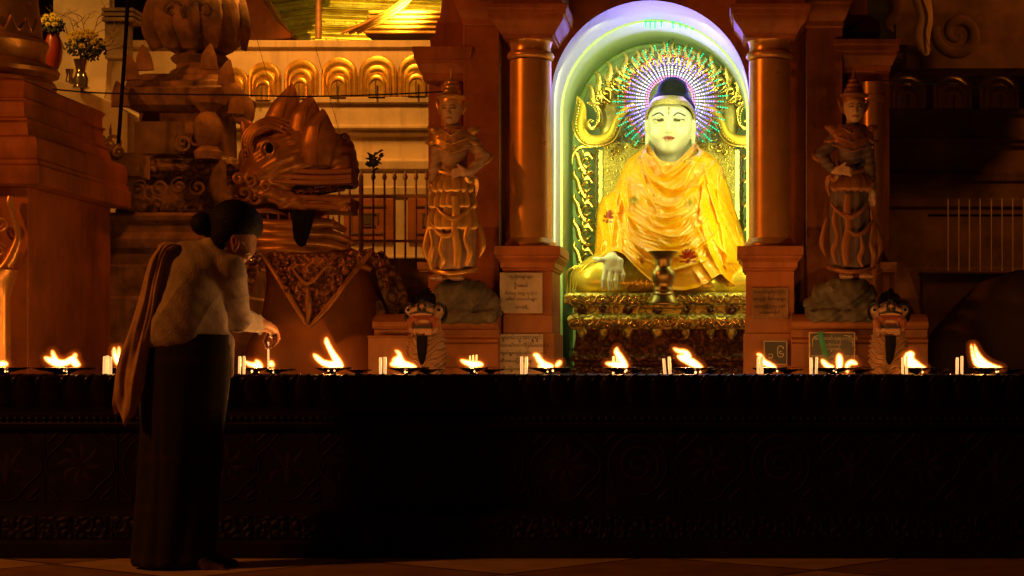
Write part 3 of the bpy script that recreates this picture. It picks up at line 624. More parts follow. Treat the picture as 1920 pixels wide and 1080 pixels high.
# ================================================================= left tower shrine
TY = 8.95
t = root('gilded_tower_shrine', 'massive red and gold stepped tower shrine at the left edge with ringed round top', 'shrine', (X(-120, TY), TY+0.6, 0.56))
tx0, tx1 = X(-330, TY), X(53, TY); q = sc(TY); ty1 = TY+1.18
z = lambda py: Z(py, TY)
mb = MB(); mb.box(tx0, tx1, TY, ty1, 0.56, z(350)); mb.build('tower_base', MAT['red'], t, smooth=False, bevel=0.006)
mb = MB()
mb.rlathe(tx0, tx1, TY, ty1, [(o*q, z(py)) for o, py in ((0, 350), (32, 348), (33, 346), (33, 313), (29, 311), (29, 302), (25, 300), (27, 290), (27, 270), (24, 260), (20, 256), (2, 254), (0, 240), (-4, 228), (-2, 226), (-2, 220), (-9, 218), (-12, 200), (-12, 188), (-8, 186), (-8, 182), (-13, 181), (-13, 162), (-11, 158), (-10, 150), (-14, 147), (-30, 146))])
mb.build('stepped_moulding', MAT['red'], t, smooth=True, angle=28, bevel=0.003)
mb = MB(); cx, cy = X(-10, TY+0.45), TY+0.47
mb.lathe(cx, cy, [(r*q, z(py)) for r, py in ((108, 147), (112, 142), (113, 132), (108, 124), (100, 120), (104, 117), (117, 112), (119, 104), (114, 96), (98, 90), (92, 86), (93, 70), (96, 58), (99, 52), (97, 45), (88, 40), (86, 30), (84, 5), (80, -20), (76, -60))], 56)
mb.build('ringed_drum', MAT['gold'], t, smooth=True, angle=35)
mb = MB()
for a in (-2.1, -1.75, -1.4, -1.05, -0.7, -0.35):          # garlands draped on the drum
    pts = []
    for i in range(15):
        u = i/14; aa = a+0.33*(u-0.5); r = 88*q
        pts.append((cx+r*math.cos(aa), cy+r*math.sin(aa), z(6+26*math.sin(math.pi*u))))
    mb.tube(pts, 0.006, 6)
mb.build('garland', MAT['gold'], t)
# niche front of the tower: baluster column and scroll bracket
mb = MB(); bx, by = X(6, TY), TY-0.05
mb.lathe(bx, by, [(r*q, z(py)) for r, py in ((24, 704), (24, 690), (21, 688), (20, 560), (23, 548), (24, 542), (28, 530), (32, 518), (33, 508), (30, 506))], 28); mb.build('niche_column', MAT['column'], t, smooth=True, angle=35)
mb = MB(); mb.ribbon([(-14, 512, 0), (8, 503), (26, 470), (33, 440), (24, 405), (18, 380), (20, 368)], [26, 26, 20, 12, 12, 16, 12], TY-0.05, 0, 0.8, 30, 10)
mb.ribbon(spiral(2, 420, 3, 17, 0, 1.6), [3, 6, 5], TY-0.05, 0, 0.8, 30, 8); mb.ribbon(spiral(-2, 470, 3, 15, 2, 1.6), [3, 6, 5], TY-0.05, 0, 0.8, 30, 8)
mb.build('scroll_bracket', MAT['column'], t)
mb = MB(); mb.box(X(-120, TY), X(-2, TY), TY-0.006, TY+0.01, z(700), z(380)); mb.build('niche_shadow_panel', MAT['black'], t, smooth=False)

# ================================================================= terrace walls behind, with gilded arch lappets
def arch_lappet(parent, px, pyb, w, h, Y, n=3):
    q = sc(Y)
    mats = ['lappet', 'lappet', 'lappet', 'lappet']
    base = MB()
    grp = None
    for k in range(n):
        f = 1-0.27*k; ww, hh = w*f/2, h*(1-0.24*k)
        m = MB(); pts = [(px-ww*q*0, 0)]
        out = []
        for i in range(25):
            a = math.pi*i/24
            out.append((px-ww*math.cos(a), pyb-(hh-ww)-ww*1.0*math.sin(a) if hh > ww else pyb-hh*math.sin(a)))
        out = [(px-ww, pyb)]+out+[(px+ww, pyb)]
        d = (-7-5*k)
        rs = []
        inn = [(px+(x-px)*0.93, pyb+(y-pyb)*0.95) for x, y in out]
        dome = lambda g, e: [(X(px+(x-px)*g, Y), Y+e*q, Z(pyb+(y-pyb)*(g*.5+.5 if g > .9 else g), Y)) for x, y in out]
        m.rings([dome(1, 8), dome(1, d+4), dome(.985, d+1.5), dome(.95, d-.8), dome(.88, d-2.0), dome(.80, d-1.8), dome(.745, d+1)], 0)
        o = m.build('lappet_arch' if k == 0 else 'inner_arch', MAT[mats[k % 4]], parent if k == 0 else grp, smooth=True, angle=40)
        if k == 0: grp = o
    m = MB(); m.tube([P(px, pyb, Y)+Vector((0, -(10+5*n)*q, 0)), P(px, pyb-h*0.36, Y)+Vector((0, -(10+5*n)*q, 0))], 1.6*q, 6); m.build('centre_rib', MAT['darkstone'], grp)
def terrace(px0, px1, Y, mat, label, dz, dark=False):
    t = root('terrace_wall', label, 'terrace wall', (X((px0+px1)/2, Y), Y+0.5, 0.56))
    q = sc(Y)
    prof = [(0.9, 760), (-26, 760), (-26, 482), (0, 480), (0, 368), (-7, 366), (-8, 352), (-3, 350), (-3, 322), (-9, 318), (-10, 303), (4, 298), (7, 275), (2, 256), (-8, 252), (-9, 245), (-16, 243), (-16, 238), (-9, 236), (-9, 196), (-18, 195), (-19, 185), (0, 183), (0, 92), (-9, 90), (-10, 78), (-4, 76)]
    pr = [(Y+0.9, Z(760, Y))]+[(Y+o*q, Z(py+dz, Y)) for o, py in prof[1:]]+[(Y+0.9, Z(76+dz, Y))]
    m = MB(); m.extx(X(px0, Y), X(px1, Y), pr); m.build('wall_body', MAT[mat], t, smooth=True, angle=25, bevel=0.004)
    return t
TW = 12.3
t = terrace(150, 860, TW, 'cream', 'cream stucco terrace wall with a row of gilded arches, lit from above', 0)
for px, w, h, pb in ((440, 56, 66, 193), (497, 62, 74, 190), (566, 64, 76, 187), (637, 68, 78, 185), (709, 72, 80, 184), (784, 76, 82, 183)):
    arch_lappet(t, px, pb, w, h, TW-0.01)
def fret(parent, px0, px1, py0, py1, Y):
    m = MB(); m.pbox(px0, px1, py0, py1, Y-0.02, 0.03); o = m.build('fret_panel', MAT['red'], parent, smooth=False, bevel=0.003)
    m = MB(); w = 3.2
    for k, g in enumerate((13, 27)):
        a, b, c, d = px0+g, px1-g, py0+g, py1-g
        m.pbox(a, b, c, c+w, Y-0.028, 0.01); m.pbox(a, a+w, c+w, d, Y-0.028, 0.01); m.pbox(a+w, b-6, d-w, d, Y-0.028, 0.01)
        if k: m.pbox(b-w, b, c+w, d-6, Y-0.028, 0.01)
    m.pbox((px0+px1)/2-10, (px0+px1)/2+10, (py0+py1)/2-8, (py0+py1)/2+8, Y-0.027, 0.01)
    m.build('fret_lines', MAT['darkstone'], o, smooth=False)
fret(t, 644, 737, 372, 452, TW-0.004); fret(t, 764, 850, 372, 452, TW-0.004); fret(t, 530, 616, 372, 452, TW-0.004)
TR = 12.6
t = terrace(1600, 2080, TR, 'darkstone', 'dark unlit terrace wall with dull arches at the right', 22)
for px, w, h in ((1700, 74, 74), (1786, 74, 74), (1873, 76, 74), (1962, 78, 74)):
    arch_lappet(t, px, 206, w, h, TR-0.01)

# ================================================================= golden stupa base above the terrace
t = root('golden_stupa', 'brightly lit golden stupa tiers rising above the cream terrace', 'stupa', (X(640, 16), 18, 0.56))
YS = 14.2; q = sc(YS)
cx, cy = X(690, YS), YS+2.6
prof = []
r, py = 2.75, 120
z = lambda p: Z(p, YS)
rr4 = random.Random(9)
for k in range(9):
    steps = [(0, 0), (0, 5), (-.02, 5.5), (-.02, 9), (0, 10), (-.03, 11), (-.03, 16), (.03, 18), (.03, 21), (.015, 21.5), (.015, 24), (-.05, 26), (-.07, 29), (-.05, 29.5), (-.10, 34), (-.06, 36), (-.06, 38.5), (-.09, 39), (-.09, 41), (-.16, 43)]
    prof = [(r+o, z(py-h)) for o, h in steps]
    m = MB(); m.lathe(cx, cy, [(max(.1, a), b) for a, b in prof], 8, ph=R(22.5+12)); o_ = m.build('stupa_tier', MAT['stupa'], t, smooth=False, bevel=0.006)
    m = MB()                                              # gilded brick courses on every face of the tier
    for fcn in range(8):
        a0, a1 = R(34.5)+fcn*math.pi/4, R(34.5)+(fcn+1)*math.pi/4
        for row in range(2):
            zz0 = z(py-1-row*4.5); nb = 22
            for b_ in range(nb):
                u0, u1 = (b_+.06+.5*(row % 2))/(nb+.5), (b_+.94+.5*(row % 2))/(nb+.5)
                rr0 = r+.012*rr4.random()
                pa = [(cx+rr0*((1-u)*math.cos(a0)+u*math.cos(a1)), cy+rr0*((1-u)*math.sin(a0)+u*math.sin(a1))) for u in (u0, u1)]
                m.add([(pa[0][0], pa[0][1], zz0), (pa[1][0], pa[1][1], zz0), (pa[1][0], pa[1][1], zz0+3.6*q), (pa[0][0], pa[0][1], zz0+3.6*q)], [(0, 1, 2, 3)])
    m.build('gold_plates', MAT['stupa'], t, smooth=False)
    r -= 0.19; py -= 42
# side gable roof of a small pavilion left of the golden tiers
mb = MB(); mb.prism([(X(a, 13.2), Z(b, 13.2)) for a, b in ((330, 82), (330, -20), (480, -20), (520, 40), (548, 64), (545, 72), (470, 78))], 13.2, 13.6)
tag(mb.build('pavilion_gable', MAT['red'], smooth=False, bevel=0.01), 'dark red sloping gable left of the bright golden tiers', 'gable')
mb = MB(); mb.tube([P(597, 72, 12.6), P(598, -60, 12.6)], 6*sc(12.6), 12)
tag(mb.build('post', MAT['iron']), 'dark thick post standing in front of the golden tiers', 'post')
mb = MB()
for k, (a, b) in enumerate(((0, 0), (14, 9), (30, 16))):
    mb.ribbon([(640+a, 62), (690+a*0.8, 40), (745+a*.5, 8), (790, -30)], [7], 13.0+0.03*k, 0, 0.6, 20, 8)
tag(mb.build('roof_ridge', MAT['gold']), 'ridged gold roof edge sloping up beside the golden tiers', 'roof edge')
mb = MB(); 
for k in range(5): mb.pbox(690-k*2, 830, 18+k*9.5, 25+k*9.5, 13.1-0.012*k, 0.3)
tag(mb.build('gilded_cornice', MAT['gold'], smooth=False, bevel=0.008), 'gilded banded cornice between the terrace and the shrine', 'cornice')

# ================================================================= spear top fence, left; bar fence, right
FY = 10.9; q = sc(FY)
t = root('iron_fence', 'iron fence with spear tipped bars between the big lion and the left guardian', 'fence', (X(730, FY), FY, 0.56))
mb = MB()
for py in (369, 452): mb.box(X(560, FY), X(812, FY), FY-0.008, FY+0.008, Z(py+2.5, FY), Z(py-2.5, FY))
mb.build('rail', MAT['iron'], t, smooth=False)
for i, px in enumerate((615, 636, 656, 677, 700, 721, 740, 760, 780, 800)):
    big = px == 677; r = (4.5 if big else 2.0)*q; m = MB()
    x = X(px, FY); tz = Z(338, FY)
    m.lathe(x, FY, [(r, 0.56), (r, tz), (r*1.0, tz), (4.2*q, tz+3*q), (4.6*q, tz+6*q), (2.4*q, tz+13*q), (0.4*q, tz+19*q)], 8)
    m.build('spear_bar', MAT['iron'], t, smooth=True, angle=40)
mb = MB(); r_ = random.Random(3)
for k in range(46):
    a = r_.uniform(0, 6.28); e = r_.uniform(-.5, 1.1); L_ = r_.uniform(9, 20)
    c = (700+r_.gauss(0, 4), 306+r_.gauss(0, 7)); e_ = (c[0]+L_*math.cos(a)*.8, c[1]-L_*math.sin(e)*.6 - 1)
    mb.ribbon([c, ((c[0]+e_[0])/2+r_.uniform(-2, 2), (c[1]+e_[1])/2-2), e_], [1, 5, 0.6], FY-0.01, r_.uniform(-8, 8), 0.15, 6, 6)
mb.tube([P(700, 345, FY-0.01), P(701, 318, FY-0.01), P(700, 300, FY-0.01)], 1.2*q, 6)
tag(mb.build('leaf_sprig', MAT['leaf'], smooth=True), 'dark leafy sprig tied to the top of a fence bar', 'sprig')
FR = 11.2; q = sc(FR)
t = root('iron_fence', 'thin pale bar fence in the dark at the far right', 'fence', (X(1850, FR), FR, 0.56))
paleiron = M('pale_bar_paint', (0.88, 0.78, 0.55), 0.4, 0.0, 0.2, 12.0, 0.2, 50)
mb = MB(); mb.box(X(1740, FR), X(2000, FR), FR-0.006, FR+0.006, Z(406, FR), Z(402, FR)); mb.build('rail', MAT['black'], t, smooth=False)
for i, px in enumerate((1777, 1797, 1817, 1837, 1858, 1878, 1898, 1918, 1939)):
    m = MB(); m.lathe(X(px, FR), FR-0.012, [(1.2*q, 0.56), (1.2*q, Z(376, FR)), (.3*q, Z(372, FR))], 6); m.build('fence_bar', paleiron, t)
mb = MB(); mb.pbox(1730, 2010, 514, 720, FR-.05, .2); mb.pbox(1728, 2012, 508, 514, FR-.07, .24); mb.build('base_wall', MAT['darkstone'], t, smooth=False, bevel=.005)
# ================================================================= throne
TY0 = 10.02
t = root('lotus_throne', 'embossed gold throne with dark red lower drum inside the niche', 'throne', (X(1255, TY0), TY0, 0.562))
q = sc(TY0); z = lambda p: Z(p, TY0)
a, b = X(1072, TY0), X(1432, TY0); D = 0.80
mb = MB(); mb.rlathe(a, b, TY0+.03, TY0+D, [(o*q, z(py)) for o, py in ((2, 704), (2, 690), (-4, 684), (-4, 678), (4, 676), (4, 668), (-2, 664), (-6, 632), (-6, 618))])
mb.build('throne_drum', MAT['redrel'], t, smooth=True, angle=30)
mb = MB(); mb.rlathe(a, b, TY0+.03, TY0+D, [(o*q, z(py)) for o, py in ((-5, 618), (2, 617), (4, 612), (8, 606), (9, 599), (6, 592), (0, 588), (-3, 587), (-3, 574), (1, 573), (1, 571))])
mb.build('throne_cornice', MAT['goldrel'], t, smooth=True, angle=30)
mb = MB(); mb.rlathe(a, b, TY0+.07, TY0+D, [(o*q, z(py)) for o, py in ((8, 570.5), (14, 569), (16, 562), (15, 554), (10, 549), (0, 547))])
mb.build('throne_seat_slab', MAT['goldrel'], t, smooth=True, angle=30)
mb = MB()
def vine(mb, x0, x1, cy, h, Y, n):
    w = (x1-x0)/n
    for i in range(n):
        cx = x0+w*(i+.5); s_ = 1 if i % 2 else -1
        mb.ribbon([(cx-w*.5, cy-s_*h*.42), (cx-w*.2, cy+s_*h*.1), (cx, cy+s_*h*.36), (cx+w*.3, cy+s_*h*.05), (cx+w*.02, cy-s_*h*.2), (cx-w*.08, cy+s_*h*.05)], [2.0, 3.0, 3.2, 2.8, 2.4, 1.2], Y, 0, 0.4, 18, 6)
        mb.ribbon([(cx+w*.25, cy-s_*h*.1), (cx+w*.45, cy-s_*h*.4), (cx+w*.5, cy-s_*h*.45)], [1.5, 4.5, .6], Y, 0, 0.3, 8, 6)
vine(mb, 1060, 1442, 560, 17, TY0+.025, 15)
mb.build('gold_scrollwork', MAT['gold2'], t); mb = MB()
vine(mb, 1066, 1440, 603, 18, TY0+.005, 15)
mb.build('gold_scrollwork', MAT['gold2'], t)
mb = MB(); vine(mb, 1072, 1432, 649, 26, TY0+.036, 12); mb.build('red_scrollwork', MAT['redrel'], t)
for px in (1091, 1131, 1177, 1232, 1286, 1333, 1372):
    m = MB(); big = 1.15 if px in (1091, 1177, 1232, 1372) else .9
    m.ball((X(px, TY0), TY0+.03, z(580)), 8*q*big, 14, sy=.6, sz=.95); m.ribbon([(px-7*big, 587), (px-6*big, 577), (px, 571), (px+6*big, 577), (px+7*big, 587)], [2.5], TY0+.02, 0, .9, 14, 6)
    m.build('lotus_boss', MAT['redrel'], t)
    m = MB(); m.ribbon([(px, 617), (px, 625), (px, 634+2*big)], [16*big, 18*big, 3], TY0+.02, 0, .5, 8, 12); m.ribbon([(px-5, 619), (px, 630), (px+5, 619)], [2], TY0+.01, 0, .9, 10, 6)
    m.build('pendant_petal', MAT['goldrel'], t)

# ================================================================= throne back
BY = 10.72
t = root('throne_backrest', 'ornate gold and mirror throne back with flame scrolls behind the seated figure', 'throne back', (X(1255, BY), BY, Z(555, BY)))
AX = 1254
def mirrored(path, s_): return [(AX + s_*(p[0]-AX),)+tuple(p[1:]) for p in path]
for s_ in (1, -1):
    mr = lambda *pts: mirrored(pts, s_)
    # border of five flame leaves
    for k in range(6):
        cy = 300+k*45; m = MB(); g = 1-0.05*k
        m.ribbon(mr((1112, cy+24), (1098, cy+22), (1088, cy+8), (1084, cy-6), (1076, cy-18), (1079, cy-28)), [5, 15*g, 15, 12, 8, 1.5], BY-.05, 0, .75, 20, 8, .4)
        m.ribbon(mr((1108, cy+8), (1100, cy+14), (1092, cy+6), (1098, cy-3), (1104, cy+2), (1100, cy+7)), [3, 6, 6, 5, 4, 2], BY-.07, 0, .9, 18, 8)
        m.ribbon(mr((1112, cy-2), (1104, cy-12), (1094, cy-10), (1092, cy-20)), [7, 10, 8, 1], BY-.06, 0, .7, 14, 8, .4)
        if k == 0: m.ribbon(mr((1112, 276), (1098, 274), (1084, 278), (1074, 292), (1073, 308)), [5, 8, 8, 6, 2], BY-.055, 0, .7, 16, 8)
        for j in range(4): m.ball(P(AX+s_*(1086+j*6-AX), cy+16+j*2.2, BY-.075), 1.9*sc(BY), 6)
        m.build('flame_leaf', MAT['gold2'], t)
    m = MB()
    for i in range(64): m.ball(P(AX+s_*(1117+1.2*math.sin(i*1.6)-AX), 278+i*4.2, BY-.05), 3.2*sc(BY), 8, sz=.8)
    m.build('twisted_rope_border', MAT['gold2'], t)
    m = MB(); m.pbox(AX+s_*(1121-AX), AX+s_*(1131-AX), 280, 545, BY-.02, .04); m.build('mirror_strip', M('mirror_gold', (.55, .48, .2), .25, 1, .05, 5, .03, 20), t, smooth=False, bevel=.003)
    m = MB(); m.pbox(AX+s_*(1131-AX), AX+s_*(1215-AX), 268, 545, BY-.01, .03)
    m.build('mosaic_panel', MAT['glitter'], t, smooth=False)
    m = MB(); 
    for i in range(12):
        for j in range(4):
            cx, cy = 1140+j*17+(8 if i % 2 else 0), 276+i*22
            m.beads(mr((cx-8, cy), (cx, cy-11), (cx+8, cy), (cx, cy+11), (cx-8, cy)), 1.3, 4, BY-.014)
            m.ball(P(AX+s_*(cx-AX), cy, BY-.014), 3.2*sc(BY), 8, sy=.6)
    m.build('diamond_lattice', MAT['gold2'], t)
    # naga shaped U scroll with beaded rim
    main = mr((1084, 182), (1092, 200), (1090, 222), (1090, 246), (1104, 262), (1128, 262), (1146, 250), (1156, 226), (1172, 206), (1190, 196))
    m = MB(); m.ribbon(main, [2, 14, 20, 22, 22, 20, 17, 14, 13, 10], BY-.06, 0, .28, 46, 12); m.build('serpent_scroll', MAT['legs'], t)
    m = MB()
    m.ribbon(mr((1082, 180), (1080, 205), (1074, 232), (1080, 256), (1098, 272), (1130, 273), (1152, 262), (1166, 236), (1180, 216), (1194, 206)), [2, 4, 4, 4, 4, 4, 4, 3.5, 3, 2], BY-.075, 0, .9, 46, 8)
    m.beads(mr((1088, 186), (1084, 210), (1080, 234), (1086, 252), (1100, 266), (1128, 267), (1148, 256), (1160, 232), (1176, 211)), 1.7, 4.6, BY-.085)
    m.ribbon(mr((1104, 190), (1122, 204), (1124, 228), (1112, 240), (1103, 234), (1106, 226), (1113, 228)), [3, 8, 9, 9, 8, 6, 4], BY-.08, 0, .8, 26, 8)
    m.beads(mr((1098, 190), (1114, 202), (1120, 216), (1119, 230)), 1.6, 4.2, BY-.11)
    m.build('scroll_rim', MAT['gold2'], t)
    # flame cluster along the arch
    for (cx, cy, g, an) in ((1114, 176, .72, .55), (1128, 160, 1.0, .4), (1148, 142, .95, .3), (1166, 150, .8, .5), (1176, 124, .9, .2), (1200, 118, .85, .25), (1224, 108, .8, .1), (1246, 100, .7, 0)):
        m = MB(); ca, sa = math.cos(an), math.sin(an)
        def w_(*pts): return mr(*[(cx+g*(x*ca+y*sa), cy+g*(-x*sa+y*ca)) for x, y in pts])
        m.ribbon(w_((2, 36), (-8, 24), (-10, 8), (-2, -6), (2, -20), (-4, -32)), [6, 14*g, 16*g, 13*g, 9*g, 1], BY-.05, 0, .75, 20, 8, .35)
        m.ribbon(w_((6, 30), (12, 16), (4, 8), (-1, 16), (5, 20)), [4, 8*g, 7*g, 5*g, 3], BY-.075, 0, .85, 18, 8)
        m.ribbon(w_((8, 14), (16, 2), (12, -10), (15, -18)), [5, 9*g, 7*g, 1], BY-.06, 0, .7, 12, 8)
        for j in range(3): m.ball(P(AX+s_*(cx+g*(-3+j*3)-AX), cy+g*(10-j*7), BY-.085), 2.0*sc(BY), 6)
        m.build('arch_flame', MAT['gold2'], t)
    # filler scrolls beside the shoulders
    m = MB()
    for (cx, cy, r, a0) in ((1172, 252, 13, 0), (1192, 268, 11, 2), (1160, 276, 9, 1), (1198, 240, 10, 3), (1180, 226, 9, 4), (1150, 286, 8, 5), (1206, 262, 9, .5)):
        m.ribbon(mirrored(spiral(cx, cy, 2, r, a0, 1.4), s_), [2, 5, 4, 1.5], BY-.035, 0, .8, 24, 6)
        m.ball(P(AX+s_*(cx-AX), cy, BY-.05), 3*sc(BY), 8)
    m.build('filler_scroll', MAT['gold2'], t)
    m = MB(); m.ribbon(mr((1212, 92), (1160, 150), (1140, 215), (1150, 270)), [10, 26, 40, 30], BY, 6, .12, 20, 10); m.build('mirror_backing', MAT['brass'], t)
m = MB()
for k, (r, w) in enumerate(((60, 5), (74, 3), (98, 4))):
    m.ribbon([(1257+r*math.cos(a), 190-r*1.0*math.sin(a)) for a in np.linspace(-.6, math.pi+.6, 40)], [w], BY-.03, 0, .8, 70, 6)
for i in range(40):
    a = -.5+i*(math.pi+1)/39
    m.ribbon([(1257+60*math.cos(a), 190-60*math.sin(a)), (1257+96*math.cos(a), 190-96*math.sin(a))], [1.6, 3.4, 1.6], BY-.03, 0, .5, 5, 6)
m.build('nimbus_rays', MAT['brass'], t)
m = MB(); m.tube([P(1252, 96, BY-.03), P(1254, 76, BY-.02), P(1262, 72, BY-.02), P(1266, 96, BY-.03)], .002, 6); m.build('hanging_wire', MAT['cable'], t)

# ================================================================= LED halo
HYD = 10.56
t = root('led_halo', 'radiating halo of tiny pink, violet, red and green lights behind the head', 'light halo', (X(1257, HYD), HYD, Z(190, HYD)))
EM = [emitter('led_pink', (1, .18, .55), 6), emitter('led_violet', (.20, .14, 1), 8), emitter('led_white', (.55, .45, 1), 8), emitter('led_red', (1, .05, .05), 6), emitter('led_green', (.02, .72, .24), 3.2), emitter('glow_violet', (.22, .14, 1), 1.2), emitter('glow_red', (.5, .10, .6), .4), emitter('glow_green', (.05, .8, .4), .35)]
q = sc(HYD); nr = 46
rr2 = random.Random(5)
for i in range(nr):
    a = R(-52)+i*R(284)/(nr-1)
    m = MB(); ln = 103 + (4 if i % 2 else -3) + rr2.uniform(-2, 2); r = 41
    gap = i % 3 == 1
    while r < ln:
        f = r+rr2.uniform(-.5, .5)
        mt = 0 if f < 46 else (2 if f < 64 else (1 if f < 82 else (3 if f < 87 else 4)))
        if f < 62 and math.sin(a) < -.3: mt = 1
        skip = (f > 74 and gap and f < 82) or (f > 84 and i % 5 == 0 and f < 94) or (f > 84 and i % 4 == 2 and f > 96)
        if not skip: m.ball(P(1257+f*1.02*math.cos(a), 188-f*math.sin(a), HYD), 1.25*q, 6, mt)
        r += 4.3
    for (ra, rb, mt) in ((44, 80, 5), (80, 90, 6), (90, ln, 7)):           # added glowing quads imitate the blurred streaks round the lamps
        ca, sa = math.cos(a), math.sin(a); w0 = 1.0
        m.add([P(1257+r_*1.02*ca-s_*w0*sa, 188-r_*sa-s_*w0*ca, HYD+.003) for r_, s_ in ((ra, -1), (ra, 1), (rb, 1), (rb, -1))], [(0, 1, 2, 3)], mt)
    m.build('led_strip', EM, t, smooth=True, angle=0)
m = MB()
for i in range(nr):
    a = R(-52)+i*R(284)/(nr-1); m.tube([P(1257+39*math.cos(a), 188-39*math.sin(a), HYD+.006), P(1257+103*math.cos(a), 188-103*math.sin(a), HYD+.006)], .0012, 4)
m.build('wire_rays', MAT['cable'], t)

t = root('green_reflection', 'green reflections at the crown of the niche arch, made as glowing strips', 'lights', P(1254, 56, 10.27))
eg = emitter('reflection_green', (.02, 1, .16), 2.2)  # emissive strips imitate green reflections on the arch soffit
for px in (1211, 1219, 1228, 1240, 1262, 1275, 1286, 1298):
    m = MB(); dy = .0016*(px-1220)**2*.35; m.pbox(px-1.1, px+1.1, 40+dy, 50+dy+(px % 5), 10.27, .004); m.pbox(px-3, px+3, 39.5+dy, 41+dy, 10.269, .003); m.build('reflection_streak', eg, t, smooth=False)

# ================================================================= seated Buddha statue
GY = 10.44
t = root('seated_buddha_statue', 'seated white faced figure in a glossy yellow satin robe under the halo', 'statue', (X(1255, GY), GY, Z(547, GY)))
def mixc(base, masks):
    c = np.tile(np.array(base, float), (len(masks[0][0]), 1))
    for w, col in masks: c = c*(1-w[:, None])+np.array(col)*w[:, None]
    return c
def ss(x, a, b):
    u = np.clip((x-a)/(b-a), 0, 1); return u*u*(3-2*u)
def line_mask(p, pts, w, front=True):
    d = np.full(len(p), 1e9)
    pts = spline(pts, 20)
    for a, b in zip(pts[:-1], pts[1:]):
        ab = np.array([b[0]-a[0], b[1]-a[1]]); L = ab@ab+1e-9
        u = np.clip(((p[:, 0]-a[0])*ab[0]+(p[:, 1]-a[1])*ab[1])/L, 0, 1)
        d = np.minimum(d, np.hypot(p[:, 0]-a[0]-u*ab[0], p[:, 1]-a[1]-u*ab[1]))
    return (1-ss(d, w*.6, w*1.3))*(p[:, 2] < -5 if front else 1)
fx = 1253
def face_col(p):
    dk = (.03, .03, .02)
    m_ = []
    for s_ in (-1, 1):
        m_.append((line_mask(p, [(fx+s_*10, 217), (fx+s_*18, 211.5), (fx+s_*30, 216)], 1.5), dk))
        m_.append((line_mask(p, [(fx+s_*10, 222.5), (fx+s_*18, 221), (fx+s_*28, 222)], .6), (.25, .22, .14)))
        m_.append((line_mask(p, [(fx+s_*11, 225), (fx+s_*20, 225.2)], 2.4), dk))
        m_.append((line_mask(p, [(fx+s_*9, 225.5), (fx+s_*29, 223.5)], 1.0), (.1, .09, .06)))
        m_.append((line_mask(p, [(fx+s_*12, 228), (fx+s_*18, 228.6)], .6), (.4, .36, .24)))
    m_.append((line_mask(p, [(fx-10.5, 257.6), (fx-3, 256), (fx, 256.7), (fx+3, 256), (fx+10.5, 257.6)], 1.3), (.50, .07, .05)))
    m_.append((line_mask(p, [(fx-7, 259.5), (fx, 260.5), (fx+7, 259.5)], 1.5), (.52, .08, .06)))
    m_.append((line_mask(p, [(fx-9, 258.2), (fx, 258.4), (fx+9, 258.2)], .5), (.2, .02, .02)))
    m_.append((line_mask(p, [(fx, 203), (fx, 212)], 2.6), (.40, .27, .05)))
    m_.append((line_mask(p, [(fx, 213), (fx, 215)], 1.0), (.1, .08, .04)))
    return mixc((1, 1, 1), m_)
prims = [('e', (fx+1, 224, 0), (42.5, 50, 50)), ('e', (fx+1, 248, -8), (37, 40, 37)), ('e', (fx, 276, -26), (14, 11, 14), {'k': 10}),
  ('c', (fx, 218, -47), (fx, 243, -54), 3.2, 5.0, {'k': 5}), ('e', (fx, 246, -52), (7.8, 4.6, 7), {'k': 3}),
  ('c', (fx-29, 216, -37), (fx-10, 215, -46), 3.5, 3.5, {'k': 7}), ('c', (fx+29, 216, -37), (fx+10, 215, -46), 3.5, 3.5, {'k': 7}),
  ('e', (fx-19, 225, -40), (10, 5, 8), {'k': 3}), ('e', (fx+19, 225, -40), (10, 5, 8), {'k': 3}),
  ('e', (fx, 256.8, -46), (9, 2.6, 5), {'k': 2}), ('e', (fx, 260.3, -45.5), (7, 3, 5), {'k': 2}),
  ('c', (fx-26, 246, -30), (fx-20, 250, -32), 9, 9, {'k': 8}), ('c', (fx+26, 246, -30), (fx+20, 250, -32), 9, 9, {'k': 8}),
  ('c', (fx+1, 268, 5), (fx+1, 312, 8), 29, 34, {'k': 6}),
  ('c', (1211.5, 222, 4), (1212, 266, 0), 5, 4.4, {'k': 3}), ('c', (1297, 222, 4), (1297, 266, 0), 5, 4.4, {'k': 3}),
  ('e', (1210, 230, 0), (4, 14, 9), {'k': 3}), ('e', (1299, 230, 0), (4, 14, 9), {'k': 3})]
skin_obj('head', prims, MAT['face'], t, 1.3, 7, GY, face_col)
skin_obj('hair', [('e', (1256, 198, 10), (44, 34, 48)), ('c', (1258, 186, 10), (1259, 168, 10), 38, 29, {'k': 8}), ('e', (1259, 160, 10), (23, 22, 23), {'k': 12})], MAT['hairb'], t, 2.0, 6, GY,
  warp=lambda x, y, z_: 0.7*np.sin(x*1.1)*np.sin(y*1.1)*np.sin(z_*1.1))
# hairband: wide at the front, narrowing down towards the ears
mb = MB(); rs = []
for i in range(41):
    u = -1+2*i/40; a = u*R(97); au = abs(u)
    topy = 177+2*au+14*au**6; boty = 195+4*au**2+42*au**5
    cx, rx, rz = fx+1.5, 44.6, 52
    def pt(py, f):
        hh = max(.45, math.sqrt(max(.05, 1-((py-224)/58)**2))) if py < 224 else 1.0
        r_x = (rx*hh+f); r_z = (rz*hh+f)
        return (X(cx+r_x*math.sin(a), GY), GY - r_z*math.cos(a)*sc(GY), Z(py, GY))
    rs.append([pt(topy, 0), pt(topy, 3.5), pt((topy+boty)/2, 4.5), pt(boty, 3.0), pt(boty, 0)])
mb.rings(rs); mb.build('headband', MAT['glitter'], t, smooth=True, angle=50)

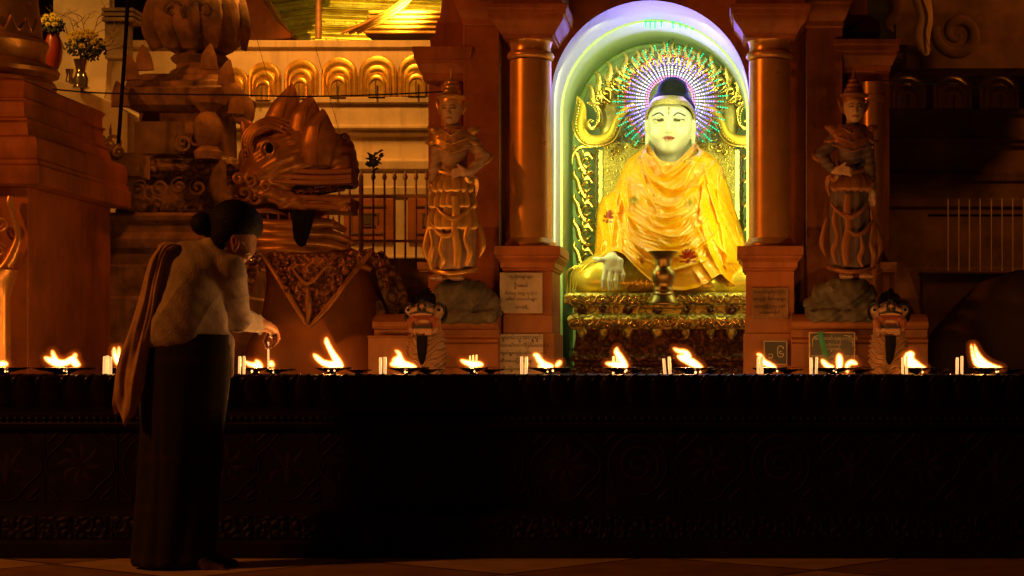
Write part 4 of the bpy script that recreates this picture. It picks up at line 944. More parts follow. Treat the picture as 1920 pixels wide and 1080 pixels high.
# robe
def robe(Y):
    yl = [258, 268, 275, 285, 295, 310, 330, 350, 366, 380, 400, 430, 460, 490, 520, 550]
    xl = [1214, 1209, 1201, 1184, 1173, 1164, 1156, 1148, 1126, 1119, 1117, 1115, 1113, 1111, 1110, 1110]
    xr = [1302, 1306, 1314, 1333, 1345, 1353, 1360, 1366, 1370, 1374, 1381, 1391, 1401, 1407, 1409, 1410]
    dp = [34, 40, 46, 54, 60, 68, 76, 82, 88, 94, 102, 114, 126, 134, 138, 138]
    hx = [1105, 1120, 1135, 1150, 1165, 1180, 1195, 1210, 1230, 1255, 1277, 1300, 1320, 1336, 1346, 1352, 1364, 1385, 1405, 1415]
    hy = [498, 490, 478, 470, 470, 478, 494, 510, 528, 542, 544, 539, 529, 516, 512, 520, 530, 540, 549, 552]
    nu, nv = 230, 230
    u = np.linspace(-1, 1, nu)[None, :].repeat(nv, 0); v = np.linspace(0, 1, nv)[:, None].repeat(nu, 1)
    xb = 1110+(1407-1110)*(u+1)/2; yh = np.interp(xb, hx, hy)
    xt = u*45; yt = 262+44*(1-np.abs(u)**1.5)+2*u
    vv = v**1.15
    py = yt+(yh-yt)*vv
    L, Rr = np.interp(py, yl, xl), np.interp(py, yl, xr)
    us = np.sign(u)*np.abs(u)**0.9
    px = (L+Rr)/2+us*(Rr-L)/2
    D0 = np.interp(py, yl, dp)
    d = -D0*np.power(np.clip(1-np.abs(us)**2.4, 0, 1), .5)
    # collar stands away from the neck
    d = d-6*np.exp(-((py-yt)/10)**2)
    # folds
    dx = px-1250
    P3 = np.stack([px, py, d], -1)
    n1 = vnoise(P3, .022, 1.0); n2 = vnoise(P3, .06, 4.0)
    def ridge(ph, sharp=1.6): s_ = np.abs(np.sin(ph)); return 1-np.power(s_, 1/sharp)*1.0
    # cowl: nested U folds below the neck
    c = py-288+.105*np.abs(dx+14*n1+6)**1.45+15*n1
    w1 = np.exp(-((py-335)/52)**2)*np.exp(-(dx/74)**4)
    f = 9*ridge(c*math.pi/33)*w1*(.55+.45*np.sin(c*.045+2))
    # deep V overlap at the chest
    e = (px-1256)*.9+(py-300)*.55
    f += 10*np.exp(-(e/8)**2)*np.exp(-((py-302)/22)**2)
    # large drapes across the lap
    c2 = py-360+.045*np.abs(px-1238+20*n1)**1.5+17*n1
    w2 = ss(py, 375, 410)*(1-ss(py, 470, 520))*np.exp(-((px-1240)/100)**4)
    f += 8.5*ridge(c2*math.pi/39, 1.4)*w2*(.6+.4*np.sin(px*.035+1))
    # fine tension lines
    f += .9*np.sin((c+c2*.5)*.33+5*n2)*np.clip(w1+w2, 0, 1)
    # left sleeve vertical folds
    c3 = (px-1118)-.13*(py-380)+7*n1
    w3 = (1-ss(px, 1160, 1190))*ss(py, 345, 385)
    f += 7*ridge(c3*math.pi/21, 1.5)*w3
    # fold running from the left shoulder down the arm edge
    e4 = (px-1150)-.28*(455-py)*.35; f += 6*np.exp(-((px-(1163-.12*(py-340)))/5)**2)*ss(py, 330, 360)*(1-ss(py, 440, 470))
    # right side diagonal folds
    c5 = (px-1300)-.52*(py-320)+9*n1
    w5 = ss(px, 1288, 1325)*ss(py, 300, 340)
    f += 7.5*ridge(c5*math.pi/25, 1.5)*w5
    # shoulder pull lines radiating from the neck
    ang = np.arctan2(py-275, np.abs(dx)+1e-3); w6 = np.exp(-((py-305)/28)**2)*ss(np.abs(dx), 38, 60)
    f += 3*np.sin(ang*19+4*n1)*w6
    n3 = vnoise(P3, .11, 9.0); f += 1.8*n2+3.5*n1+.7*n3
    f *= .85
    # single creases pulled from the shoulders, steep on their lower side
    def crease(pts, w, amp):
        dmin = np.full(px.shape, 1e9); side = np.zeros(px.shape)
        sp = spline(pts, 14)
        for i_, (a_, b_) in enumerate(zip(sp[:-1], sp[1:])):
            abx, aby = b_[0]-a_[0], b_[1]-a_[1]; L2 = abx*abx+aby*aby+1e-9
            tt = np.clip(((px-a_[0])*abx+(py-a_[1])*aby)/L2, 0, 1)
            ex, ey = px-a_[0]-tt*abx, py-a_[1]-tt*aby; dd_ = np.hypot(ex, ey); sg = np.sign(abx*ey-aby*ex)
            m_ = dd_ < dmin; dmin = np.where(m_, dd_, dmin); side = np.where(m_, sg*dd_, side)
        return 1.35*amp*np.where(side > 0, np.exp(-(dmin/(w*.45))**2), np.exp(-(dmin/(w*1.5))**2))
    for pts, w_, am in (
        ([(1222, 284), (1238, 312), (1256, 330), (1276, 306), (1300, 280)], 5, 7), ([(1204, 290), (1224, 330), (1250, 356), (1272, 352), (1298, 322), (1320, 286)], 6, 7),
        ([(1186, 300), (1206, 346), (1236, 384), (1262, 390), (1290, 372), (1314, 340)], 6, 6), ([(1165, 318), (1178, 372), (1206, 420), (1248, 446), (1290, 440), (1322, 410)], 6, 6),
        ([(1200, 300), (1218, 350), (1232, 366)], 4, 4), ([(1330, 300), (1312, 336), (1296, 352), (1278, 372)], 4, 4),
        ([(1180, 430), (1216, 470), (1264, 486), (1310, 466), (1330, 440)], 6, 6), ([(1190, 466), (1226, 500), (1268, 508), (1312, 492)], 5, 5),
        ([(1345, 308), (1352, 370), (1374, 430), (1396, 492)], 6, 7), ([(1326, 330), (1336, 400), (1350, 456), (1352, 498)], 6, 7), ([(1310, 350), (1320, 420), (1334, 480)], 5, 5), ([(1358, 340), (1370, 400), (1390, 460), (1402, 520)], 5, 5), ([(1356, 470), (1372, 500), (1392, 534)], 5, 5),
        ([(1152, 348), (1142, 400), (1131, 450), (1125, 480)], 5, 6), ([(1164, 352), (1159, 412), (1152, 458)], 5, 6), ([(1131, 368), (1123, 430), (1117, 482)], 4, 4), ([(1172, 340), (1172, 400), (1180, 450), (1198, 486)], 5, 6),
        ([(1230, 398), (1250, 412), (1276, 404)], 4, 4), ([(1214, 384), (1240, 424), (1270, 424), (1300, 396)], 4, 4), ([(1240, 456), (1262, 466), (1292, 458)], 4, 4)):
        f += crease([(x_+7*math.sin(y_*.13), y_) for x_, y_ in pts], w_, am)
    edge = np.clip((1-np.abs(us))/.06, 0, 1)
    d = d-f*edge
    px = px + f*.18*np.sign(n1)*edge
    # hem curls out a little
    d = d-5*ss(v, .97, 1)
    # colours: lotus motifs
    cols = np.ones((nv, nu, 3))
    def lotus(cx, cy, r, col, an=0.0, sq=1.0):
        x_, y_ = (px-cx)/r, (py-cy)/r
        ca, sa = math.cos(an), math.sin(an); x_, y_ = ca*x_+sa*y_, (-sa*x_+ca*y_)/sq
        mk = np.zeros_like(x_)
        for k in (-1.25, -.72, -.3, 0, .3, .72, 1.25):
            a_ = -math.pi/2+k; l = .62
            xc, yc = .08+l*math.cos(a_)*.9-.08, .35+l*math.sin(a_)
            u_ = (x_-xc)*math.cos(a_)+(y_-yc)*math.sin(a_); v_ = -(x_-xc)*math.sin(a_)+(y_-yc)*math.cos(a_)
            q_ = (u_/.46)**2+(v_/.15)**2; mk = np.maximum(mk, (q_ < 1)*1.0)
        mk = np.maximum(mk, (((x_/.28)**2+((y_-.62)/.25)**2) < 1)*1.0)
        for s_ in (-1, 1): mk = np.maximum(mk, ((((x_-s_*.62)/.3)**2+((y_-.62)/.12)**2) < 1)*1.0)
        cols[mk > .5] = col
    lotus(1291, 481, 17, (.34, .035, 1.2)); lotus(1144, 404, 12, (.30, .04, 1.2), .3, 1.4); lotus(1190, 377, 10, (.45, .70, 12), -.2); lotus(1293, 384, 12, (.5, .78, 12), .9)
    lotus(1283, 297, 15, (.42, .64, 6), .15, .8); lotus(1199, 299, 15, (.75, .85, 2), -.3, .8)
    q = sc(Y)
    W_ = lambda px, py, d: np.stack([(px-VX)*q, Y+d*q, CZ-(py-HY)*q], -1)
    front = W_(px, py, d).reshape(-1, 3)
    # back half
    db = np.interp(py, yl, [30, 34, 38, 42, 46, 50, 54, 58, 60, 62, 64, 66, 68, 70, 70, 70])*np.power(np.clip(1-np.abs(us)**2.4, 0, 1), .5)
    sk = slice(None, None, 6)
    mb = MB(); ids = lambda nn, mm: [(i*mm+j, i*mm+j+1, (i+1)*mm+j+1, (i+1)*mm+j) for i in range(nn-1) for j in range(mm-1)]
    mb.add(front.tolist(), [f_[::-1] for f_ in ids(nv, nu)], 0, cols.reshape(-1, 3))
    pb = W_(px, np.minimum(py, 540), db)[::6, ::6]; nn, mm = pb.shape[:2]
    mb.add(pb.reshape(-1, 3).tolist(), ids(nn, mm), 0, np.ones((nn*mm, 3)))
    # hem thickness: a rolled edge tube
    hem = [tuple(front[(nv-1)*nu+j]) for j in range(0, nu, 3)]
    return mb, hem
mb, hem = robe(GY)
rb = mb.build('satin_robe', MAT['satin'], t, smooth=True, angle=0)
hb = MB(); hb.tube(hem, .0035, 6); hb.cl.append((0, np.ones((len(hb.v), 3)))); hb.build('robe_hem', MAT['satin'], rb, smooth=True, angle=0)
# loose collar fold standing round the neck
mb = MB()
for k in range(2):
    mb.ribbon([(1212-k*5, 264+k*4, 0), (1221-k*2, 284+k*5, -36-k*6), (1235, 302+k*7, -44-k*8), (1254, 309+k*9, -47-k*9), (1273, 302+k*7, -44-k*8), (1291+k*3, 282+k*5, -34-k*6), (1302+k*5, 262+k*4, 0)], [4, 8, 10, 11, 10, 8, 4], GY, 0, .55, 40, 10)
mb.cl.append((0, np.ones((len(mb.v), 3)))); mb.build('collar_fold', MAT['satin'], rb)
# folded golden legs
prims = [('e', (1113, 520, -70), (38, 32, 38)), ('c', (1116, 524, -86), (1330, 532, -96), 26, 20, {'k': 16}), ('c', (1398, 526, -70), (1190, 534, -70), 30, 22, {'k': 16}), ('e', (1404, 522, -60), (40, 32, 40)), ('b', (1255, 532, -10), (150, 16, 70), 12), ('c', (1130, 508, -62), (1340, 508, -62), 36, 36, {'k': 14})]
skin_obj('golden_legs', prims, MAT['legs'], t, 3, 8, GY)
mb = MB()
for k in range(4): mb.ribbon([(1132-k*15, 488+k*3, -92-2*k), (1112-k*13, 493+k*4, -104+3*k), (1094-k*9, 510+k*2, -104+8*k), (1086-k*6, 530, -98+10*k), (1084-k*6, 546, -90+8*k)], [2.5, 3.5, 3.5, 3], GY, 0, .8, 22, 8)
for k in range(6): mb.ribbon([(1196+k*9, 508+k*1.5, -112), (1190+k*9, 522, -120), (1178+k*10, 540, -116)], [2, 3, 2], GY, 0, .8, 12, 6)
mb.pieces('garment_pleat', MAT['legs'], t)
# right hand hanging over the shin
hd = -136
prims = [('c', (1152, 478, hd+60), (1153, 489, hd+3), 10, 13, {'k': 8}), ('b', (1156, 498, hd), (18, 15, 8), 7, {'k': 6, 'rot': .1}),
 ('c', (1143, 508, hd-2), (1139, 525, hd-4), 4.6, 4.1, {'k': 2.2}), ('c', (1139, 525, hd-4), (1138, 540, hd-2), 4.1, 3.0, {'k': 2}),
 ('c', (1152, 510, hd-3), (1150, 527, hd-5), 4.8, 4.2, {'k': 2.2}), ('c', (1150, 527, hd-5), (1149.5, 543, hd-3), 4.2, 3.0, {'k': 2}),
 ('c', (1162, 510, hd-2), (1161, 526, hd-4), 4.7, 4.1, {'k': 2.2}), ('c', (1161, 526, hd-4), (1160.5, 541, hd-2), 4.1, 2.9, {'k': 2}),
 ('c', (1170, 505, hd+1), (1174, 516, hd-2), 4.6, 4.0, {'k': 2.2}), ('c', (1174, 516, hd-2), (1172, 527, hd), 4.0, 2.8, {'k': 2}),
 ('c', (1146, 488, hd-4), (1132, 489, hd-8), 5.2, 4.6, {'k': 4}), ('c', (1132, 489, hd-8), (1123, 487, hd-8), 4.6, 3.4, {'k': 2})]
hnd = skin_obj('hand', prims, MAT['handm'], t, 1.0, 3, GY)

bpy.data.objects['seated_buddha_statue'].location += Vector((2.5*sc(GY), 0, -6.5*sc(GY)))

# ================================================================= brass vase on the throne ledge
VY = 9.88; q = sc(VY); t = None
mb = MB(); z = lambda p: Z(p, VY)
mb.lathe(X(1244, VY), VY, [(r*q, z(py)) for r, py in ((.1, 572), (28, 572), (29, 570), (28, 567), (25, 561), (22, 556), (20.5, 553), (21, 551), (19, 549), (18.5, 546), (19, 544), (17.5, 541), (17, 536), (18.5, 531), (21.5, 524), (22.5, 516), (22, 510), (19, 505), (16, 502), (15.5, 499), (16.5, 496), (16, 490), (17.5, 485), (20.5, 480), (25, 475.5), (28, 473), (28.3, 471.5), (27, 471.5), (20, 480), (14, 492), (.1, 496))], 44)
tag(mb.build('brass_vase', MAT['brass'], smooth=True, angle=50), 'tall waisted brass vase on the throne ledge before the seated figure', 'vase')
mb = MB(); mb.box(X(1206, VY), X(1284, VY), 9.80, 10.02, Z(578, VY), Z(572.3, VY))
tag(mb.build('vase_stand', MAT['goldrel'], smooth=False, bevel=.003), 'small gold ledge under the tall brass vase', 'stand')
# ================================================================= guardian statues
def guardian(cx, cyoff, Y, mir, name, label, facing):
    """cx: pixel of the body axis; built for the left guardian, mir = -1 mirrors it"""
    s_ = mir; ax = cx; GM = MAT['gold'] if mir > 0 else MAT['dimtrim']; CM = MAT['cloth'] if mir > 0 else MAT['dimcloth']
    t = root(name, label, 'statue', P(cx, 610, Y)+Vector((0, .02, 0)), 'guardian statues flanking the niche')
    q = sc(Y)
    def T(p): return (ax+s_*(p[0]-850),)+tuple([p[1]+cyoff])+tuple(p[2:])
    def TL(*pts): return [T(p) for p in pts]
    hx = 846
    def col(p):
        fx_ = ax+s_*(hx-2-850); dk = (.12, .06, .04); o = cyoff; m_ = []
        for k in (-1, 1):
            m_.append((line_mask(p, [(fx_+k*3, 201.5+o), (fx_+k*8, 199+o), (fx_+k*14, 202+o)], .8), dk))
            m_.append((line_mask(p, [(fx_+k*4.5, 206+o), (fx_+k*8.5, 205+o), (fx_+k*12, 206.4+o)], 1.2), (.05, .03, .02)))
        m_.append((line_mask(p, [(fx_-5.5, 224+o), (fx_, 223+o), (fx_+5.5, 224+o)], 1.3), (.5, .12, .08)))
        return mixc((1, 1, 1), m_)
    E = lambda c, r, **k: ('e', T(c), r, k)
    C = lambda a, b, ra, rb, **k: ('c', T(a), T(b), ra, rb, k)
    hd_ = [E((hx, 203, 0), (19.5, 25, 22)), E((hx-.5, 216, -5), (15.5, 18, 16)), E((hx-1, 229, -12), (6.5, 5, 6), k=5), C((hx-2, 205, -20), (hx-2, 214, -24), 1.8, 3.0, k=3), E((hx-2, 216, -23), (4.2, 2.5, 3.5), k=2),
           E((hx-2, 223.5, -18.5), (5.5, 1.6, 3), k=1.5), E((hx-2, 226, -18), (4.4, 1.8, 3), k=1.5), C((hx-10, 206, -17), (hx-9, 206, -17), 3.5, 3.5, k=3), C((hx+6, 206, -18), (hx+7, 206, -17), 3.5, 3.5, k=3),
           C((hx+1, 228, 4), (hx+3, 250, 6), 12, 15, k=4)]
    skin_obj('head', hd_, MAT['gskin'], t, 1.2, 5, Y, col)
    body = [C((850, 258, 4), (853, 318, 4), 27, 22, k=10), C((826, 256, 4), (876, 256, 4), 14, 14, k=8),
            C((880, 260, 4), (908, 296, -2), 13, 12, k=6), C((908, 296, -2), (884, 326, -26), 12, 9, k=6),
            C((822, 260, 4), (817, 318, 0), 13, 11, k=6), C((817, 318, 0), (813, 356, -8), 11, 9, k=6)]
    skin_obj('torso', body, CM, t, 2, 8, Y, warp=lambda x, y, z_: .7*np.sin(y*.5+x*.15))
    # hands
    h1 = [C((884, 326, -27), (876, 327, -31), 8, 8.5), ('b', T((871, 326, -33)), (8.5, 8, 5), 4, {'k': 3})]
    for i in range(4): h1 += [C((865, 320+i*4.2, -36), (857-i*.4, 322+i*4.2, -37), 2.6, 2.4, k=1.2), C((857-i*.4, 322+i*4.2, -37), (852+i*.5, 325+i*4, -34), 2.4, 1.9, k=1)]
    h1 += [C((872, 319, -36), (864, 313, -38), 2.8, 2.2, k=2)]
    skin_obj('hand', h1, MAT['gskin'], t, 1.1, 2, Y, lambda p: np.ones((len(p), 3)))
    h2 = [C((813, 356, -8), (812, 366, -9), 7, 7), ('b', T((811, 372, -9)), (5.5, 8, 4.5), 3.5, {'k': 3})]
    for i in range(4): h2 += [C((807+i*3, 379, -11), (808+i*2.6, 390-abs(i-1.2), -11), 2.3, 1.7, k=1)]
    h2 += [C((816, 370, -12), (819, 380, -13), 2.5, 1.9, k=2)]
    skin_obj('hand', h2, MAT['gskin'], t, 1.1, 2, Y, lambda p: np.ones((len(p), 3)))
    # crown
    m = MB(); cxw, cyw = X(T((hx, 0))[0], Y), Y+.004; zz = lambda p: Z(p+cyoff, Y)
    m.lathe(cxw, cyw, [(r*q, zz(p)) for r, p in ((20.5, 197), (21.5, 192), (21, 187), (26.5, 184), (27, 181), (22, 179), (19, 176), (18.5, 171), (16, 169), (14, 165), (14.5, 162), (11, 160), (9.5, 156), (10, 153), (6.5, 151), (5, 147), (3, 143), (2, 136), (.5, 128))], 28)
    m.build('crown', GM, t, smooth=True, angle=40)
    m = MB()
    for k in (-1, 1):
        m.ribbon(TL((hx+k*20, 214, 2), (hx+k*23, 204, 2), (hx+k*26, 196, 3), (hx+k*29, 188, 4)), [5, 8, 7, 1], Y, 0, .4, 12, 8)
        m.ribbon(TL((hx+k*20, 192, 0), (hx+k*20, 206, 0), (hx+k*18, 218, -2)), [2, 4, 2], Y, 0, .6, 10, 8)
    m.pieces('ear_ornament', GM, t)
    # layered pointed collar
    m = MB()
    for lay, (w0, yb, dd) in enumerate(((41, 290, -24), (33, 274, -29), (22, 258, -31))):
        rows = []
        for i in range(9):
            v = i/8; row = []
            for j in range(25):
                u = -1+2*j/24
                scal = yb-16*abs(u)**1.2-5*abs(math.sin(u*math.pi*2.5))*v
                y_ = 243-8*abs(u)**2*(lay == 0)+(scal-243)*v
                x_ = 850+u*(w0*(.55+.45*min(1, v*2.2))+0*v)
                d_ = 6-(30+lay*3)*math.sqrt(max(0, 1-u*u*.92))*(.75+.25*v)
                a = T((x_, y_, d_)); row.append((X(a[0], Y), Y+a[2]*q, Z(a[1], Y)))
            rows.append(row)
        if s_ < 0: rows = [r[::-1] for r in rows]
        m.rings(rows, closed=False, cap0=False, cap1=False)
        m.ribbon(TL(*[(850+u*w0, yb-16*abs(u)**1.2, 4-(31+lay*3)*math.sqrt(max(0, 1-u*u*.92))) for u in np.linspace(-1, 1, 13)]), [3], Y, 0, .9, 40, 6)
    m.build('pointed_collar', GM, t, smooth=True, angle=60)
    m = MB()
    for (x_, y_, k) in ((812, 250, -1), (890, 250, 1)):
        m.ribbon(TL((x_-k*12, 250, -6), (x_, 244, -4), (x_+k*7, 241, 0), (x_+k*10, 236, 2)), [12, 16, 9, 1], Y, 0, .5, 14, 8)
        m.ribbon(TL((x_-k*9, 264, -12), (x_+k*2, 270, -10), (x_+k*13, 268, -2)), [5, 9, 4], Y, 0, .6, 12, 8)
    m.ribbon(TL((892, 300, -12), (906, 306, -14), (920, 298, -8), (922, 286, 0)), [5, 9, 10, 3], Y, 0, .6, 14, 8)
    m.ribbon(TL((878, 336, -36), (884, 342, -30), (893, 338, -22), (896, 352, -16), (892, 372, -12)), [8, 13, 12, 10, 3], Y, 0, .5, 18, 8)
    m.ribbon(TL((807, 344, -14), (813, 350, -18), (821, 346, -12), (824, 362, -6)), [6, 11, 9, 3], Y, 0, .6, 14, 8)
    m.pieces('shoulder_ornament', GM, t)
    # skirt
    m = MB(); rs = []
    tab = [(316, 831, 876, 24), (326, 828, 880, 27), (345, 822, 885, 30), (375, 817, 889, 33), (410, 815, 891, 34), (450, 813, 891, 34), (480, 812, 890, 34), (500, 812, 891, 36), (511, 813, 892, 38), (509, 816, 888, 33)]
    for (yy, a, b, dd) in tab:
        ring = []
        for j in range(72):
            th = 2*math.pi*j/72; f = 1+.07*math.sin(th*9+yy*.006)*min(1, (yy-316)/80)+.025*math.sin(th*17)
            x_ = (a+b)/2+(b-a)/2*math.cos(th)*f; d_ = 6-dd*math.sin(th)*f
            dy = 6*math.sin(th)*(1 if yy > 500 else 0)*.5
            p = T((x_, yy+dy, d_)); ring.append((X(p[0], Y), Y+p[2]*q, Z(p[1], Y)))
        rs.append(ring if s_ > 0 else ring[::-1])
    m.rings(rs); m.build('skirt', CM, t, smooth=True, angle=0)
    # gold overlays on the skirt: two petal tiers, sash, swags, hem
    m = MB()
    for row, (yt, yb, n, w0) in enumerate(((330, 362, 6, 32),) if mir < 0 else ((330, 362, 6, 32), (356, 392, 7, 38), (384, 432, 6, 41))):
        for i in range(n):
            u = -1+2*(i+.5)/n; x_ = 852+u*w0*1.04; d_ = 4-(31+row*4)*math.sqrt(1-u*u*.85)
            m.ribbon(TL((852+u*w0*.8, yt, d_+2), (x_, (yt+yb)/2, d_-3), (x_+u*3, yb-4, d_-5), (x_+u*4, yb+4, d_-2)), [12, 21, 20, 2], Y, 0, .10, 12, 8, .3)
    m.ribbon(TL((827, 324, -26), (840, 328, -31), (853, 329, -33), (866, 328, -31), (880, 323, -26)), [7], Y, 0, .7, 20, 8)
    m.build('petal_apron', GM, t)
    m = MB()
    m.ribbon(TL((858, 372, -41), (861, 400, -40), (858, 430, -41), (864, 470, -42), (862, 503, -44)), [12, 14, 12, 16, 10], Y, 0, .3, 24, 8)
    m.ribbon(TL((822, 388, -32), (836, 404, -40), (856, 414, -43), (878, 402, -37), (892, 384, -24)), [3, 8, 10, 8, 3], Y, 0, .6, 22, 8)
    m.ribbon(TL((812, 418, -26), (828, 440, -38), (846, 446, -42), (860, 436, -43)), [3, 9, 9, 4], Y, 0, .6, 20, 8)
    m.ribbon(TL((880, 392, -30), (884, 420, -33), (878, 450, -37), (886, 476, -36), (880, 500, -38)), [6, 11, 9, 12, 5], Y, 0, .5, 22, 8)
    m.ribbon(TL((815, 400, -22), (811, 430, -24), (816, 460, -28), (810, 486, -26), (814, 506, -26)), [5, 9, 8, 11, 5], Y, 0, .5, 22, 8)
    m.ribbon(TL((836, 446, -41), (832, 470, -41), (838, 490, -42), (832, 506, -42)), [5, 9, 10, 4], Y, 0, .5, 18, 8)
    m.ribbon(TL((806, 503, -16), (826, 511, -34), (852, 515, -43), (880, 511, -36), (898, 503, -12)), [6, 8, 8, 8, 6], Y, 0, .7, 26, 8)
    for (x0_, y0_, dx_) in ((800, 470, -1), (902, 462, 1)):
        m.ribbon(TL((x0_-dx_*6, y0_-50, 0), (x0_, y0_-26, 0), (x0_+dx_*3, y0_, 0), (x0_-dx_*4, y0_+22, 0)), [5, 10, 12, 2], Y, 0, .5, 16, 8)
    m.build('sash', GM, t)
    ft = []
    for fx_ in (826, 862):
        f_ = [E((fx_, 520, -22), (12, 7, 20)), ('b', T((fx_, 523, -36)), (12, 4.5, 12), 4, {'k': 4})]
        for i in range(5): f_.append(C((fx_-9+i*4.6, 523, -46), (fx_-9.5+i*4.8, 524, -52+abs(i-1.5)), 2.9, 2.5, k=1))
        skin_obj('foot', f_, MAT['gskin'], t, 1.3, 3, Y, lambda p: np.ones((len(p), 3)))
    def rw(x, y, z_):
        return 3.5*np.sin(x*.11+.6*np.sin(y*.13))*np.sin(y*.12+z_*.1)+1.8*np.sin(x*.27+y*.11)*np.sin(y*.31+z_*.2)
    rk = [E((868, 566, 6), (60, 42, 40)), E((848, 556, -8), (38, 32, 34)), E((902, 580, 10), (38, 30, 34)), E((836, 578, 0), (34, 26, 34)), ('b', T((868, 596, 4)), (66, 12, 44), 8, {'k': 6})]
    skin_obj('rock_base', rk, MAT['rock'], t, 2.2, 8, Y, warp=rw)
    return t
guardian(850, 0, 9.36, 1, 'guardian_statue', 'gilded crowned guardian figure on a rock left of the niche, hand held at its belt', 1)
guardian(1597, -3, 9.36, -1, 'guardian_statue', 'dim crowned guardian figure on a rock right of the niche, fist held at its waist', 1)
for k, (cx, Yk) in enumerate(((800, 9.36), (1668, 9.36))):
    mb = MB(); mb.pbox(cx-18, cx+14, 491, 505, Yk+.02, .3); mb.pbox(cx-14, cx+12, 505, 510, Yk+.035, .28)
    tag(mb.build('stone_step', MAT['orange'], smooth=False, bevel=.003), ['small moulded ledge beside the feet of the left guardian', 'small moulded ledge beside the feet of the right guardian'][k], 'ledge')

# ================================================================= small guardian lions
def small_lion(px, Y, rz, label, py0=700):
    """built round (0,0) facing the viewer in pixel units around (1380,?) then turned"""
    c = VX
    t = root('guardian_lion_statue', label, 'statue', P(px, 712, Y), 'small guardian lions behind the lamps', rz)
    loc0 = Vector(ORG[t.name]); ORG[t.name] = P(c, 712, Y)          # build centred, then the root carries it to its place
    E = lambda p, r, **k: ('e', (c+p[0], p[1], p[2]), r, k)
    C = lambda a, b, ra, rb, **k: ('c', (c+a[0], a[1], a[2]), (c+b[0], b[1], b[2]), ra, rb, k)
    B = lambda p, h, r, **k: ('b', (c+p[0], p[1], p[2]), h, r, k)
    def col(p):
        x, y = p[:, 0]-c, p[:, 1]; o = np.ones((len(p), 3))
        st = .55+.45*ss(np.abs(np.sin((y+.7*np.abs(x)+3*np.sin(x*.25+y*.1))*.27)), .1, .5); body = ss(y, 622, 630)
        o *= (1-body+body*st)[:, None]
        red = (np.abs(x) < 30)*(y > 592)*(y < 616)*(p[:, 2] < -30); o[red > 0] *= (.7, .32, .22)
        return o
    body = [E((0, 668, 6), (37, 56, 36)), C((0, 640, 0), (0, 600, -4), 31, 27, k=10), E((0, 590, -8), (28, 26, 31)), B((0, 586, -34), (21, 9, 16), 6, k=6), B((0, 578, -38), (11, 7, 12), 5, k=5),
            B((0, 622, -32), (19, 6, 16), 4, k=4), E((0, 604, -46), (22, 9, 18), sub=True, k=3),
            C((-24, 604, -26), (-20, 622, -30), 8, 7, k=5), C((24, 604, -26), (20, 622, -30), 8, 7, k=5),
            E((-26, 582, -16), (10, 11, 12), k=4), E((26, 582, -16), (10, 11, 12), k=4), C((-20, 700, -30), (-20, 715, -34), 14, 15), C((20, 700, -30), (20, 715, -34), 14, 15)]
    def wp(x, y, z_): return np.where((y > 624), 2.2*np.sin((y+.7*np.abs(x-c)+3*np.sin((x-c)*.25+y*.1))*.27*2), 0)
    skin_obj('body', body, MAT['chin'], t, 1.5, 8, Y, col, wp)
    for k in (-1, 1):
        m = MB(); m.ball(P(c+k*28, 582, Y)+Vector((0, -24*sc(Y), 0)), 6.8*sc(Y), 16); e = m.build('eye', MAT['eyewhite'], t)
        m = MB(); m.ball(P(c+k*28.6, 582, Y)+Vector((0, -30*sc(Y), 0)), 3.0*sc(Y), 12); m.build('pupil', MAT['black'], e)
        m = MB(); m.ribbon([(c+k*18, 586, -32), (c+k*21, 574, -32), (c+k*28, 570, -28), (c+k*35, 575, -22), (c+k*36, 586, -18)], [3, 5, 5, 5, 2], Y, 0, .8, 18, 8); m.build('brow', MAT['chin'], t)
        m = MB()
        m.ribbon([(c+k*28, 604, -10), (c+k*35, 598, -6), (c+k*38, 586, -2), (c+k*36, 572, 0)], [8, 9, 6, 1], Y, 0, .5, 14, 8); m.build('ear', MAT['chin'], t)
    m = MB(); m.ribbon([(c-8, 578, -52), (c, 564, -48), (c+8, 578, -52)], [4, 6, 4], Y, 0, .8, 12, 8); m.ball(P(c-5, 582, Y)+Vector((0, -52*sc(Y), 0)), 4*sc(Y), 10); m.ball(P(c+5, 582, Y)+Vector((0, -52*sc(Y), 0)), 4*sc(Y), 10)
    m.ribbon([(c-22, 590, -46), (c, 586, -54), (c+22, 590, -46)], [4, 5, 4], Y, 0, .8, 16, 8); m.build('nose', MAT['chin'], t)
    m = MB()
    for i in range(7): m.box(X(c-12.5+i*3.7, Y), X(c-9.5+i*3.7, Y), Y-47*sc(Y), Y-43*sc(Y), Z(617, Y), Z(611, Y))
    for k in (-1, 1): m.ribbon([(c+k*17, 618, -44), (c+k*17, 610, -45), (c+k*14, 602, -45)], [4, 3, .5], Y, 0, .8, 8, 6)
    m.pieces('tooth', MAT['chin'], t, smooth=False)
    m = MB(); m.ribbon([(c, 630, -46), (c, 650, -46), (c-1, 672, -42), (c-2, 684, -38)], [20, 20, 14, 4], Y, 0, .35, 16, 10); m.build('beard', MAT['black'], t)
    m = MB()
    for k in range(5): m.ribbon([(c-16+k*8, 574, -16), (c-14+k*7.5, 560, -14), (c-8+k*5, 546+abs(k-2)*3, -6), (c+4+k*2, 540+abs(k-2)*5, 2)], [7, 10, 8, 1], Y, 0, .7, 12, 8)
    m.build('mane_tuft', MAT['black'], t)
    t.location = loc0
    return t
small_lion(799, 8.92, R(-16), 'small painted guardian lion with bared teeth, facing forward left of the notice')
small_lion(1666, 8.92, R(24), 'small painted guardian lion turned aside, right of the dark framed board')

